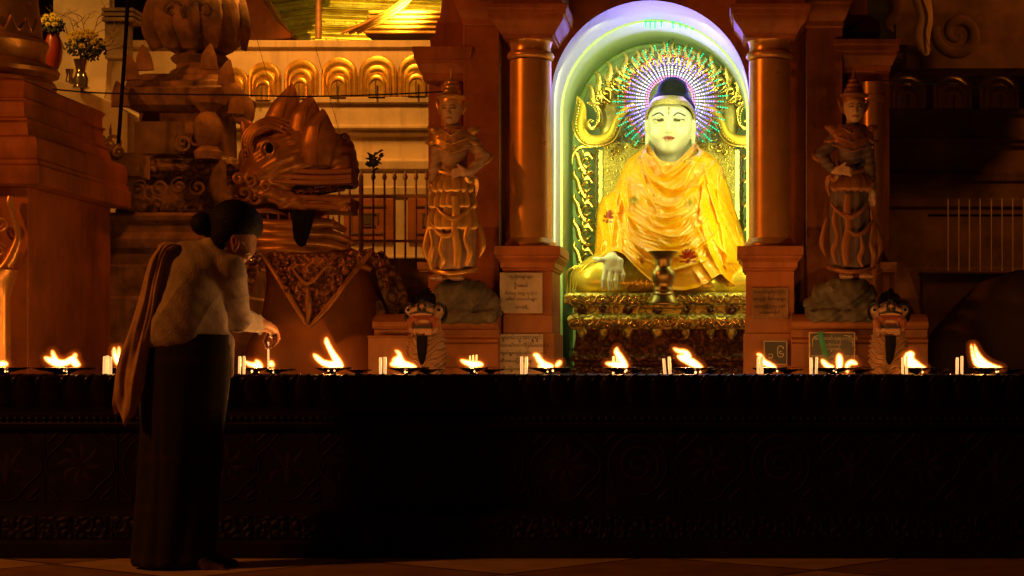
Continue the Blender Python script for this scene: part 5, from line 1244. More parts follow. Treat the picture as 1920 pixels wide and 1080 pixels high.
# ================================================================= big lion on the left
LY = 9.95; q = sc(LY)
t = root('great_lion_statue', 'big gilded lion with tall leaf crest and open mouth behind the woman', 'statue', P(590, 720, LY))
E = lambda p, r, **k: ('e', p, r, k)
C = lambda a, b, ra, rb, **k: ('c', a, b, ra, rb, k)
B = lambda p, h, r, **k: ('b', p, h, r, k)
body = [E((590, 640, 30), (125, 150, 95)), C((520, 660, -20), (500, 740, -30), 62, 60, k=20), C((655, 660, -20), (670, 740, -30), 58, 58, k=20), C((575, 520, 30), (520, 420, 60), 92, 60, k=30)]
skin_obj('body', body, MAT['orange'], t, 4, 20, LY)
def hw(x, y, z_): return 1.6*np.sin(x*.16+y*.1)*np.sin(y*.2-z_*.1)
head = [E((520, 300, 10), (84, 68, 78)), E((480, 350, 10), (48, 56, 66)), B((580, 320, 0), (74, 27, 46), 8, k=12, rot=-.02), E((624, 284, 0), (31, 36, 42), k=12), E((560, 265, 0), (56, 46, 48), k=18),
        B((588, 379, -4), (66, 15, 46), 3, k=6, rot=.05), C((500, 360, -40), (560, 378, -40), 18, 12, k=10), B((612, 356, -10), (62, 8.5, 70), 4, sub=True, k=3), C((470, 380, 30), (520, 420, 50), 52, 60, k=24)]
hd = skin_obj('head', head, MAT['liongold'], t, 2.6, 12, LY, warp=hw)
m = MB()
for (y0, y1, d0) in ((318, 322, -50), (330, 333, -52), (341, 341, -50)): m.ribbon([(514, y0-1, d0-6), (560, (y0+y1)/2+1, d0-4), (610, y1+1, d0-3), (658, y1-2, d0+2)], [5, 9, 10, 9], LY, 0, .7, 26, 8)
m.build('upper_lip', MAT['orange'], t)
m = MB()
for (y0, y1, d0) in ((364, 372, -48), (380, 386, -48)): m.ribbon([(505, y0-6, d0-6), (548, y0+4, d0), (600, y1, d0-3), (656, y1+3, d0+2)], [6, 10, 11, 10], LY, 0, .7, 26, 8)
m.build('lower_lip', MAT['orange'], t)
m = MB()
for i in range(16): m.pbox(536+i*7.2, 541.5+i*7.2, 343, 349, LY-(40-i*.9)*q, .02)
for i in range(14): m.pbox(540+i*7.6, 545.5+i*7.6, 362+i*.5, 367+i*.5, LY-(40-i*.9)*q, .02)
m.pieces('tooth', MAT['chin'], t, smooth=False)
m = MB(); m.ribbon([(540, 358, -30), (580, 356, -30), (620, 350, -26), (640, 352, -20)], [14, 22, 18, 6], LY, 0, .8, 20, 10); m.build('tongue', MAT['redrel'], t)
# eye with rings and brow
m = MB(); m.ball(P(508, 282, LY)+Vector((0, -62*q, 0)), 12.5*q, 20, sy=.7)
m.ribbon([(508+12*math.cos(a), 282+14.5*math.sin(a), -68) for a in np.linspace(0, 2*math.pi, 17)], [5], LY, 0, .9, 40, 8); ey = m.build('eye', MAT['liongold'], t)
m = MB(); m.ball(P(511, 281, LY)+Vector((0, -70*q, 0)), 7.4*q, 16, sy=.5, sz=1.25); m.build('pupil', MAT['black'], ey)
m = MB()
for k in range(4): m.ribbon([(478-k*7, 296+k*5, -58+k*6), (474-k*6, 268-k*3, -58+k*6), (488-k*2, 247-k*5, -60+k*6), (512, 240-k*6, -60+k*7), (540+k*4, 252-k*7, -56+k*8)], [4, 8, 9, 8, 3], LY, 0, .8, 30, 8)
for i in range(13):
    a = math.pi*.95+i*.18; m.ball(P(510+48*math.cos(a), 284+48*math.sin(a), LY)+Vector((0, -50*q, 0)), 4.5*q, 10)
m.build('brow_ridge', MAT['liongold'], t)
m = MB()
for k in range(4): m.ribbon([(530+k*6, 288+k*6, -56), (546+k*4, 296+k*4, -58), (552+k*3, 306+k*3, -56), (540, 312+k*3, -56)], [3, 6, 6, 2], LY, 0, .8, 16, 8)
m.build('cheek_ridge', MAT['liongold'], t)
m = MB()
for (cx, cy, r, a0) in ((472, 338, 14, 0), (462, 362, 16, 1), (484, 372, 13, 2.2), (452, 336, 12, 4), (500, 350, 10, .5), (448, 378, 12, 3)):
    m.ribbon(spiral(cx, cy, 2, r, a0, 1.3), [3, 8, 7, 2], LY, -58, .8, 26, 8)
m.ribbon([(440, 390, -50), (470, 398, -62), (510, 396, -66), (540, 404, -62)], [5, 10, 10, 4], LY, 0, .7, 20, 8)
m.build('cheek_curl', MAT['liongold'], t)
m = MB(); m.ball(P(634, 292, LY)+Vector((0, -16*q, 0)), 18*q, 14); m.ribbon([(626, 272, -20), (628, 258, -20), (640, 250, -20), (647, 258, -20), (641, 266, -20)], [8, 9, 8, 6, 3], LY, 0, .8, 20, 8); m.ribbon([(618, 300, -34), (636, 310, -34), (650, 300, -24)], [6, 10, 6], LY, 0, .8, 14, 8)
for i in range(3): m.ball(P(588+i*13, 303+i, LY)+Vector((0, -42*q, 0)), 9*q, 12)
m.build('nose', MAT['liongold'], t)
def crest(path, w, d, name='crest_leaf'):
    m = MB(); m.ribbon(path, w, LY, d, .38, 26, 12, .3); m.ribbon([(x, y) for x, y in path], [2, 4, 3, 1], LY, d-max(w)*.17, .8, 22, 6)
    m.build(name, MAT['liongold'], t)
crest([(512, 268), (520, 230), (530, 194), (541, 154)], [56, 72, 54, 2], -12)
crest([(566, 300), (568, 256), (573, 216), (579, 178)], [40, 66, 60, 2], -34)
crest([(596, 310), (596, 270), (600, 240), (606, 206)], [50, 68, 56, 2], -48)
crest([(612, 296), (622, 272), (630, 250)], [44, 40, 6], -40)
crest([(468, 262), (460, 244), (455, 232), (448, 222)], [22, 30, 26, 6], -20, 'ear')
m = MB(); m.ribbon([(582, 398), (580, 425), (578, 450), (582, 464)], [42, 36, 26, 8], LY, -106, .25, 18, 10); m.build('beard', MAT['black'], t)
# neck collars
m = MB()
for k in range(4): m.ribbon([(446+k*4, 402+k*22, -62), (500+k*3, 420+k*16, -84), (560, 424+k*15, -92), (620+k*4, 420+k*20, -84), (650+k*16, 432+k*24, -62)], [12, 18, 20, 18, 10], LY, 0, .5, 36, 8, .3)
for i in range(9): m.ribbon([(470+i*20, 400+abs(i-4)*2, -78), (474+i*20, 426, -84)], [3, 5, 3], LY, 0, .8, 6, 6)
m.build('neck_collar', MAT['liongold'], t)
# chest apron: V shaped, scaled, edged
m = MB(); n = 26; rows = []
for i in range(n):
    v = i/(n-1); yy = 478+v*128; w = (1-v)*102+4; cx = 600-8*v; row = []
    for j in range(31):
        u = -1+2*j/30; row.append((X(cx+u*w, LY), LY-(101+6*(1-u*u)-18*u*u*(1-v)-10*max(0, .25-v))*q, Z(yy-14*(u*u)*(1-v), LY)))
    rows.append(row)
m.rings(rows, closed=False, cap0=False, cap1=False); m.build('chest_apron', MAT['lionrel'], t, smooth=True, angle=0)
m = MB()
m.ribbon([(500, 474, -84), (540, 530, -100), (572, 580, -106), (592, 612, -108)], [9, 11, 12, 7], LY, 0, .7, 30, 8)
m.ribbon([(700, 474, -84), (660, 528, -100), (622, 580, -106), (592, 612, -108)], [9, 11, 12, 7], LY, 0, .7, 30, 8)
m.ribbon([(560, 500, -110), (592, 532, -114), (626, 500, -110)], [4, 7, 4], LY, 0, .8, 20, 8)
m.ribbon([(592, 540, -114), (594, 570, -114), (592, 604, -112)], [4, 16, 3], LY, 0, .6, 14, 8)
m.build('apron_border', MAT['liongold'], t)
m = MB(); rr3 = random.Random(2)
for i in range(6):
    for j in range(9-i):
        x_ = 600-8*i/6+(j-(8-i)/2)*17; y_ = 492+i*17
        if abs(x_-592) < 12 and y_ > 530: continue
        m.ball(P(x_, y_, LY)+Vector((0, -106*q, 0)), 6.2*q, 10, sy=.22, sz=1.35)
m.build('chest_scale', MAT['lionrel'], t)
m = MB()
m.ribbon([(508, 474, -80), (486, 506, -84), (466, 552, -80), (456, 604, -66)], [14, 24, 24, 8], LY, 0, .35, 22, 8)
m.ribbon([(694, 470, -76), (716, 500, -70), (728, 540, -60)], [14, 22, 8], LY, 0, .35, 18, 8)
m.pieces('shoulder_band', MAT['lionrel'], t)
# flame shaped shoulder wing at the right flank
m = MB(); m.ribbon([(700, 470), (722, 520), (738, 566), (748, 610), (744, 640)], [20, 44, 44, 40, 8], LY, -20, .35, 26, 10); m.ribbon([(705, 560), (716, 600), (730, 628)], [10, 24, 6], LY, -36, .4, 16, 8)
for k in range(3): m.ribbon(spiral(728+k*6, 540+k*36, 2, 12, k, 1.2), [2, 6, 3], LY, -36, .8, 20, 6)
m.build('shoulder_wing', MAT['stonerel'], t)
# stump of the second lion, only its dark flank shows on the right
LY2 = 9.95
t = root('great_lion_statue', 'dark rounded flank and shoulder of a second big lion at the far right', 'statue', P(1900, 720, LY2))
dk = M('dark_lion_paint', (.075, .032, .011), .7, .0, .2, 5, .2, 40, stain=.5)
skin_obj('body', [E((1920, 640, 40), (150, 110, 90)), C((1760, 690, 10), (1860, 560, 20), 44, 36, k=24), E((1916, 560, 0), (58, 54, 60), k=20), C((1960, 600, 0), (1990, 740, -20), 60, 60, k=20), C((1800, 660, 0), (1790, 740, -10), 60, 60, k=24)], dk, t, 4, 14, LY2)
m = MB()
m = None
mb = MB(); mb.prism([(X(a, 9.9), Z(b, 9.9)) for a, b in ((1690, 490), (1706, 512), (1720, 548), (1727, 590), (1728, 640), (1728, 720), (1660, 720), (1660, 490))], 9.9, 10.2)
bpy.data.objects['great_lion_statue'].location += Vector((11*sc(LY), 0, -5*sc(LY)))
tag(mb.build('stone_buttress', MAT['orange'], smooth=False, bevel=.004), 'dull curved buttress behind the right small lion', 'buttress')
# ================================================================= woman lighting the lamps
PY = 7.55; q = sc(PY)
t = root('person', 'stooping woman in pale blouse, shawl and dark long skirt lighting a lamp with a taper', 'person', P(335, 1066, PY))
J = lambda px, py, d: pj(px, py, d, PY)
C = lambda a, b, ra, rb, **k: ('c', J(*a), J(*b), ra, rb, k)
E = lambda c, r, **k: ('e', J(*c), r, k)
# skin: head, neck, arm, hand in one surface
fa = R(38)
prims = [E((437, 428, 6), (45, 44, 40)), E((452, 452, 14), (26, 36, 28), rot=-.35, k=10), E((448, 484, 18), (15, 11, 14), k=8), C((476, 462, 30), (479, 474, 34), 4, 6, k=4), E((468, 452, 22), (10, 9, 14), k=6),
  C((432, 462, 10), (404, 492, 8), 25, 32, k=8), E((440, 452, -32), (8, 15, 6), rot=-.2, k=2), C((438, 464, -32), (440, 470, -32), 4, 3.4, k=2),
  E((440, 452, -39), (4.2, 9, 4), rot=-.2, sub=True, k=2),
  C((380, 500, 10), (432, 505, -5), 30, 26, k=10), C((432, 505, -5), (446, 598, 80), 20, 16, k=6), C((446, 598, 80), (500, 612, 215), 16, 11.5, k=6), C((500, 612, 215), (508, 617, 232), 10.5, 11, k=4)]
# hand: back of the hand to the viewer, thumb and fingertips pinching the taper
H = 240
prims += [E((511, 622, H), (12, 12.5, 9), k=5),
  C((518, 628, H-2), (519, 640, H-4), 4.4, 4.0, k=1.5), C((519, 640, H-4), (509, 650, H-4), 4.0, 3.2, k=1.2),
  C((513, 630, H+3), (514, 643, H+3), 4.4, 3.9, k=1.5), C((514, 643, H+3), (504, 652, H+3), 3.9, 3.0, k=1.2),
  C((520, 624, H+8), (522, 635, H+9), 4.2, 3.8, k=1.5), C((522, 635, H+9), (513, 645, H+9), 3.8, 3.0, k=1.2),
  C((519, 620, H+14), (522, 629, H+15), 3.8, 3.3, k=1.5), C((522, 629, H+15), (515, 638, H+15), 3.3, 2.7, k=1.2),
  C((503, 624, H-5), (496, 638, H-7), 4.6, 4.0, k=2), C((496, 638, H-7), (501, 652, H-5), 4.0, 3.2, k=1.2)]
skin_obj('body', prims, MAT['skin'], t, 1.6, 6, PY)
# hair with low bun
prims = [E((440, 416, 4), (47, 42, 46), rot=.12), E((430, 440, 2), (34, 34, 42), k=8), C((404, 456, 4), (410, 474, 4), 16, 12, k=8), E((381, 420, -6), (23, 22, 26), k=3), E((370, 415, -8), (11, 12, 14), k=4), E((402, 425, -4), (10, 13, 16), k=4), E((478, 424, 20), (15, 24, 20), k=8),
         E((455, 464, 4), (30, 24, 60), sub=True, k=4, rot=-.3), E((444, 456, -40), (13, 17, 18), sub=True, k=3)]
hr = skin_obj('hair', prims, MAT['hair'], t, 1.8, 5, PY, warp=lambda x, y, z_: .5*np.sin(x*.35+y*.8)*np.sin(z_*.4+x*.2)+.4*np.sin(x*1.3-y*.6)*np.sin(z_*.9))
m = MB(); rs = random.Random(4)
for i in range(46):
    a = rs.uniform(-.4, 3.5); r0 = 45; x_, y_ = 434+r0*math.cos(a)*1.08, 414-r0*.86*math.sin(a); L_ = rs.uniform(5, 12)
    m.tube([Vector(P(x_, y_, PY))+Vector((0, rs.uniform(-20, 25)*q, 0)), P(x_+L_*.5*math.cos(a+.6), y_-L_*.5*math.sin(a+.6), PY), P(x_+L_*math.cos(a+1.1)*.8, y_-L_*math.sin(a+1.1)*.5, PY)], .0006, 4)
m.build('stray_strand', MAT['hair'], hr)
# glasses and earring
m = MB()
m.tube([P(*J(441, 442, -36)[:2], PY)+Vector((0, -36*q, 0)), P(*J(458, 458, -26)[:2], PY)+Vector((0, -26*q, 0)), P(*J(468, 474, -8)[:2], PY)+Vector((0, -8*q, 0))], .0016, 6)
rim = [(469+9*math.cos(a)*.75+4*math.sin(a), 481+6*math.sin(a)-2.5*math.cos(a), -6+12*math.cos(a)) for a in np.linspace(0, 2*math.pi, 15)]
m.tube([P(*J(*p)[:2], PY)+Vector((0, p[2]*q, 0)) for p in rim], .0014, 6)
rim = [(485+6*math.cos(a), 482+6*math.sin(a)-2*math.cos(a), 30+10*math.cos(a)) for a in np.linspace(0, 2*math.pi, 15)]
m.tube([P(*J(*p)[:2], PY)+Vector((0, p[2]*q, 0)) for p in rim], .0014, 6)
g = m.build('glasses', MAT['gold2'], t)
m = MB(); m.ball(P(433, 468, PY)+Vector((0, -34*q, 0)), 3.2*q, 10); m.build('earring', MAT['glass'], t)
# blouse
def bw(x, y, z_):
    rdg = lambda ph: np.abs(np.sin(ph))**.6                      # sharp cloth creases
    back = np.clip((y-505)/60, 0, 1)*np.clip((440-x)/30, 0, 1); slv = np.clip((x-425)/20, 0, 1)
    c1 = 3.2*rdg(.034*x+.012*y+1.1*np.sin(y*.016+x*.011)+.4)*back
    c2 = 2.6*rdg((y-.75*x)*.036+.8*np.sin(x*.02)+.6*np.sin(y*.05))*np.clip((x-370)/40, 0, 1)*np.clip((y-520)/40, 0, 1)
    c3 = 2.6*rdg((y*.8+x*.55)*.10+.9*np.sin(x*.05)+z_*.012)*slv
    return c1+c2+c3-2.4+.4*np.sin(x*.21-y*.16+np.sin(y*.05))
prims = [C((366, 512, 6), (338, 610, 0), 58, 70, k=16), E((345, 510, 8), (58, 52, 52), k=14), E((398, 500, 8), (46, 34, 46), k=14), E((330, 640, 0), (72, 24, 62), k=14), C((300, 600, 0), (296, 648, 0), 34, 34, k=12), C((385, 600, 4), (404, 662, 6), 42, 30, k=14),
         C((430, 506, -4), (446, 598, 82), 30, 27, k=10), C((446, 598, 82), (486, 609, 195), 25, 17, k=8), C((418, 640, 10), (428, 700, 14), 22, 12, k=8), C((404, 466, 8), (410, 480, 8), 27, 30, k=10),
         E((422, 454, -2), (30, 16, 60), sub=True, k=4, rot=.8), E((330, 716, 0), (88, 72, 100), sub=True, k=5), E((500, 612, 215), (9, 9, 30), sub=True, k=2)]
skin_obj('blouse', prims, MAT['blouse'], t, 2.0, 10, PY, warp=bw)
bl = bpy.data.objects['blouse']
m = MB()                                                        # turned cuff at the wrist and stitched collar band
def rg(c, ra, rb, tilt, n=20): return [P(*J(c[0]+ra*math.cos(a), c[1]+rb*math.sin(a), c[2]+tilt*math.cos(a))[:2], PY)+Vector((0, (c[2]+tilt*math.cos(a))*q, 0)) for a in np.linspace(0, 2*math.pi, n)]
m.tube(rg((487, 609, 192), 6, 17.5, 10), 2.0*q, 6); m.build('cuff', MAT['blouse'], bl)
m = MB(); m.tube(rg((414, 478, 2), 27, 13, 6)[8:20], 2.6*q, 6); m.build('collar', MAT['blouse'], bl)
# longyi (wrapped ankle length skirt), woven in checks
lm = M('checked_skirt', (0.0055, 0.0038, 0.003), .9, 0, .25, 14, .4, 180, vcol=True)
m = MB(); tab = [(628, 264, 430, 62), (650, 260, 433, 66), (690, 259, 431, 70), (740, 262, 426, 70), (800, 265, 420, 66), (860, 262, 416, 62), (920, 258, 411, 60), (980, 253, 406, 60), (1030, 249, 402, 62), (1052, 247, 402, 64), (1060, 250, 400, 60)]
ys = np.linspace(628, 1060, 70); rs = []; cl = []
T_ = np.array(tab)
for yy in ys:
    a, b, dd = (np.interp(yy, T_[:, 0], T_[:, i]) for i in (1, 2, 3)); ring = []
    for j in range(120):
        th = 2*math.pi*j/120; k = min(1, max(0, (yy-690)/200))
        f = 1+k*(.035*math.sin(th*5+yy*.004)+.02*math.sin(th*11-1+yy*.006)) - .05*k*math.exp(-((th-4.4-.0004*(yy-800))/.09)**2)
        x_ = (a+b)/2+(b-a)/2*math.cos(th)*f; d_ = 4+dd*math.sin(th)*f
        ring.append((X(x_, PY), PY+d_*q, Z(yy, PY)))
        u = (j % 24)/24; v = ((yy-628) % 92)/92
        c = 1.0+.9*(abs(u-.5) < .05)+.8*(abs(v-.5) < .06)+.5*((u < .35) and (v < .6)); c *= 1+.3*math.sin(j*.9)*.3
        cl.append((c*1.0, c*.9, c*.8) if not (abs(v-.5) < .06) else (c*1.4, c*.9, c*.5))
    rs.append(ring)
m.rings(rs); m.cl.append((0, np.array(cl))); m.build('long_skirt', lm, t, smooth=True, angle=0)
# shawl over the far shoulder, hanging down the back
m = MB(); nv, nu = 60, 22; rows = []
path = spline([(356, 464, -20), (334, 462, -48), (318, 482, -58), (304, 532, -60), (292, 590, -64), (278, 650, -66), (266, 710, -66), (258, 760, -64), (256, 788, -62)], nv)
wid = interp([18, 26, 29, 33, 39, 46, 53, 55, 50, 40], nv)
for i in range(nv):
    v = i/(nv-1); row = []
    for j in range(nu):
        u = -1+2*j/(nu-1)
        fold = (2.2+5*v*v)*math.sin(u*5.5+v*4+math.sin(v*9)*.5)+1.6*math.sin(u*13-v*7)+1.2*math.sin(v*23+u*3)
        x_ = path[i][0]+u*wid[i]/2*1.02-4*u*u+(1.8*math.sin(v*17+u)+1.2*math.sin(v*31-u*2))*v; y_ = path[i][1]+(6*u if v < .2 else 0)+(abs(u)**2)*-14*v*v+(7*math.sin(u*4+1)+3*math.sin(u*11))*v**4
        row.append((X(x_, PY), PY+(path[i][2]+16*u*u+fold*min(1, v*4+.2))*q, Z(y_, PY)))
    rows.append(row)
m.rings(rows, closed=False, cap0=False, cap1=False)
back = [[(p[0], p[1]+.004, p[2]) for p in r][::-1] for r in rows]; m.rings(back, closed=False, cap0=False, cap1=False)
sh = m.build('shawl', MAT['shawl'], t, smooth=True, angle=0)
m = MB(); rows = []
path = spline([(352, 462, -20), (346, 470, 30), (320, 505, 66), (300, 560, 74)], 24)
for i in range(24):
    rows.append([(X(path[i][0]+u*16, PY), PY+(path[i][2]+3*math.sin(u*6))*q, Z(path[i][1], PY)) for u in np.linspace(-1, 1, 9)])
m.rings(rows, closed=False, cap0=False, cap1=False); m.build('shawl_front', MAT['shawl'], sh, smooth=True, angle=0)
# bare feet below the hem
def foot(px, py, d, ang):
    pr = [('c', (px-16, py-14, d), (px-8, py-7, d), 13, 12, {'k': 6}), ('c', (px-8, py-6, d), (px+22, py-2, d-2), 11, 8, {'k': 6})]
    for i in range(5): pr.append(('c', (px+22, py-2, d-8+i*4), (px+31-i*1.6, py-1, d-9+i*4.6), 3.6, 3.0-.2*i, {'k': 1.5}))
    return skin_obj('foot', pr, MAT['darkfoot'], t, 1.6, 4, PY)
foot(404, 1066, -28, 0); foot(410, 1061, 26, 0)
# taper
tp = MB(); a = P(*J(503, 641, 242)[:2], PY)+Vector((0, 242*q, 0)); b = P(*J(503, 690, 246)[:2], PY)+Vector((0, 246*q, 0))
tp.tube([a, b], [.0042, .0038], 8); tp.tube([b, b+Vector((0, 0, -.004))], [.0038, .001], 8)
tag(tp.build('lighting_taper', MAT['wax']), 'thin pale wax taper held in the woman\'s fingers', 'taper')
# ================================================================= oil lamp dishes, flames, candle stubs on the parapet
FL = flame_mat('flame_core', (1.0, .42, .11), 480)
FM = [(1.0, flame_mat('flame_glow_hot', (1.0, .33, .06), 120)), (2.0, flame_mat('flame_glow', (1.0, .22, .022), 30)), (3.8, flame_mat('flame_glow_thin', (1.0, .17, .014), 6.5)), (9.0, flame_mat('flame_glow_faint', (1.0, .13, .008), 2.2))]
LAMPS = []
HOT = emitter('burning_oil', (1, .42, .12), 4.5)
def dish(px, Y, r, label, flames=None, lit=True, power=1.0, h=12, grp='oil lamps along the parapet'):
    """px centre; r radius in pixels; flames: list of polylines [(px,py,rad)...] seen at that distance"""
    q = sc(Y); zb = WT
    t = root('oil_lamp', label, 'oil lamp' if lit else 'oil dish', (X(px, Y), Y, zb), grp)
    m = MB(); R_ = r*q; H_ = h*q
    m.lathe(X(px, Y), Y, [(.30*R_, zb), (.34*R_, zb+.08*H_), (.22*R_, zb+.18*H_), (.45*R_, zb+.42*H_), (.78*R_, zb+.70*H_), (1.0*R_, zb+H_), (.97*R_, zb+1.02*H_), (.72*R_, zb+.80*H_), (.3*R_, zb+.66*H_), (.001, zb+.66*H_)], 32)
    m.build('dish', MAT['dish'], t, smooth=True, angle=50)
    # spout lip
    m = MB(); m.ribbon([(px+r*.86, (HY-(zb-CZ)/q)-h*.86), (px+r*1.16, (HY-(zb-CZ)/q)-h*1.0)], [h*.5, h*.22], Y, 0, 1.2, 6, 8); m.build('spout', MAT['dish'], t)
    if flames:
        for fl in flames:
            pr = []
            pts = spline([(p[0], p[1], 0) for p in fl], 9); ws = interp([p[2]*.66 for p in fl], 9)
            for a, b, ra, rb in zip(pts[:-1], pts[1:], ws[:-1], ws[1:]):
                pr.append(('c', (a[0], a[1], a[2]), (b[0], b[1], b[2]), max(ra, .7), max(rb, .7), {'k': 2}))
            sd = px*.37
            skin_obj('flame', pr, FL, t, .8, 2, Y, warp=lambda x, y, z_: .35*np.sin(x*.5+sd)*np.sin(y*.4+sd))
            for grow, mm in FM:  # added emissive shells: orange flame fringe inside, imitated bloom outside
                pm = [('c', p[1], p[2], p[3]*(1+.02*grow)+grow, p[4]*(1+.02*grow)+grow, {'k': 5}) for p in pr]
                skin_obj('flame_glow', pm, mm, t, 1.2 if grow < 5 else 2.0, 4, Y)
        rd = random.Random(int(px)); m = MB()                 # burning oil dripping over the rim
        for i in range(rd.choice((1, 2, 2))):
            dx_ = rd.uniform(-.1, .55)*r; m.ball((X(px+dx_, Y), Y-.62*r*q, zb+rd.uniform(.25, .6)*h*q), rd.uniform(1.1, 2.0)*q, 8, sz=rd.uniform(.7, 1.5))
        m.pieces('burning_drop', HOT, t)
        # light of the flames
        cxm = sum(p[0] for fl in flames for p in fl)/sum(len(fl) for fl in flames); cym = min(p[1] for fl in flames for p in fl)*.5+.5*688
        LAMPS.append((X(cxm, Y), Y, Z(cym, Y), power))
    return t
g1 = 8.16
dish(6, g1, 42, 'oil lamp with a low flame at the left picture edge, before the tower', [[(-4, 684, 4), (6, 682, 5), (12, 683, 1.5)]], power=.5)
dish(116, g1, 56, 'widest oil lamp dish with a ragged row of flames, before the tower', [[(84, 670, 1), (92, 675, 5), (104, 680, 8), (116, 682, 7)], [(98, 658, .8), (101, 668, 3), (104, 678, 7)], [(112, 681, 7), (124, 680, 6), (136, 674, 7), (142, 682, 7), (149, 684, 1.5)], [(136, 676, 4), (140, 668, 1.5), (141, 665, .7)]], power=.7)
dish(216, g1, 30, 'oil lamp with a double upright flame beside the hanging shawl', [[(214, 652, .8), (215, 664, 4), (220, 676, 6), (223, 683, 3)], [(223, 651, .7), (223, 666, 3), (224, 680, 5)]], power=.8)
dish(478, g1, 26, 'oil lamp with a flat flame blown leftward beside the taper', [[(460, 678, .8), (468, 683, 3.5), (480, 685, 5), (489, 688, 3)], [(480, 676, 1), (485, 682, 4), (489, 688, 3)]], power=1.6)
dish(515, 8.24, 34, 'shallow oil lamp dish just catching fire under the taper', [[(509, 679, 1.2), (508, 682, 3.6), (511, 685, 2.2)]], power=.25, h=9)
dish(622, g1, 32, 'oil lamp with the tallest leaning flame, before the big lion', [[(612, 634, 1.5), (613, 642, 4.5), (622, 660, 6), (632, 676, 8), (640, 686, 5)], [(588, 664, .8), (595, 671, 5), (606, 680, 6), (622, 684, 8), (636, 685, 5)]], power=1.5)
dish(672, 8.26, 22, 'unlit shallow dish right of the tallest leaning flame', lit=False, h=8)
dish(762, g1, 36, 'oil lamp with a hooked flame before the left small lion', [[(741, 657, 1), (748, 662, 3), (750, 672, 6), (756, 682, 7), (768, 685, 6), (780, 688, 2)], [(733, 683, 1.2), (742, 682, 6), (756, 684, 6)], [(737, 676, 1), (744, 674, 5), (752, 680, 6)]], power=1.2)
dish(800, 8.26, 26, 'unlit dish touching the base of the left small lion', lit=False, h=9)
dish(886, g1, 26, 'oil lamp with a low wide flame left of the pale notice', [[(864, 675, .8), (872, 679, 4.5), (886, 683, 6.5), (898, 683, 5.5), (904, 684, 2)]], power=.9)
dish(920, 8.26, 22, 'unlit dish under the pale notice', lit=False, h=9)
dish(1028, g1, 38, 'oil lamp with a flame curling up leftward, right of the notice', [[(1001, 665, 1.5), (1007, 667, 4.5), (1012, 676, 6), (1022, 684, 6.5), (1036, 687, 3)], [(1010, 687, 2), (1022, 686, 5), (1034, 686, 3)], [(1043, 686, 2), (1048, 681, 2.6), (1050, 679, 1)]], power=1.1)
dish(1058, 8.26, 20, 'unlit dish at the left foot of the throne', lit=False, h=9)
dish(1160, g1, 30, 'oil lamp with an upright pointed flame at the left of the throne', [[(1157, 652, .9), (1156, 660, 5), (1162, 668, 6), (1168, 680, 8), (1174, 687, 4)], [(1136, 681, 1), (1146, 683, 4.5), (1160, 685, 6.5), (1172, 687, 4)]], power=1.3)
dish(1192, 8.26, 24, 'unlit dish before the middle of the throne', lit=False, h=9)
dish(1294, g1, 38, 'oil lamp with a broad flame streaming leftward, before the throne right end', [[(1263, 653, .9), (1272, 658, 3.5), (1284, 660, 4.5), (1290, 668, 8)], [(1272, 668, 3), (1282, 672, 8), (1298, 680, 9), (1310, 687, 6), (1316, 690, 2)]], power=1.5)
dish(1330, 8.26, 24, 'unlit dish behind the flame streaming leftward', lit=False, h=9)
dish(1440, g1, 32, 'oil lamp with a slanting flame below the black number plate', [[(1420, 664, 1.2), (1426, 667, 3), (1432, 678, 5), (1442, 684, 6), (1455, 689, 2)]], power=1.0)
dish(1476, 8.26, 26, 'unlit dish right of the black number plate', lit=False, h=9)
dish(1562, g1, 46, 'oil lamp with three separate flames before the framed board', [[(1541, 675, 1.6), (1546, 681, 4), (1553, 687, 4.5), (1562, 688, 2)], [(1573, 665, 2), (1574, 674, 6), (1574, 686, 6)], [(1606, 682, 2.5), (1597, 679, 5), (1589, 684, 4), (1588, 692, 2), (1589, 698, 1.5)]], power=1.5)
dish(1612, 8.26, 24, 'unlit dish at the base of the right small lion', lit=False, h=9)
dish(1716, g1, 32, 'oil lamp with a rounded flame right of the turned small lion', [[(1700, 664, 4), (1710, 663, 4.5), (1706, 672, 7), (1716, 681, 7), (1728, 688, 4), (1736, 690, 1.5)], [(1698, 668, 3), (1702, 682, 6), (1716, 685, 6)]], power=1.3)
dish(1752, 8.26, 24, 'unlit dish right of the rounded flame', lit=False, h=9)
dish(1848, g1, 38, 'oil lamp with a forked flame at the far right', [[(1827, 646, .8), (1831, 660, 4), (1838, 674, 8), (1852, 684, 7), (1868, 688, 3), (1880, 690, 1)], [(1821, 646, .7), (1824, 664, 3), (1832, 682, 6), (1850, 687, 5)]], power=1.5)
dish(1892, 8.26, 26, 'unlit dish with a bright rim at the right picture edge', lit=False, h=9)
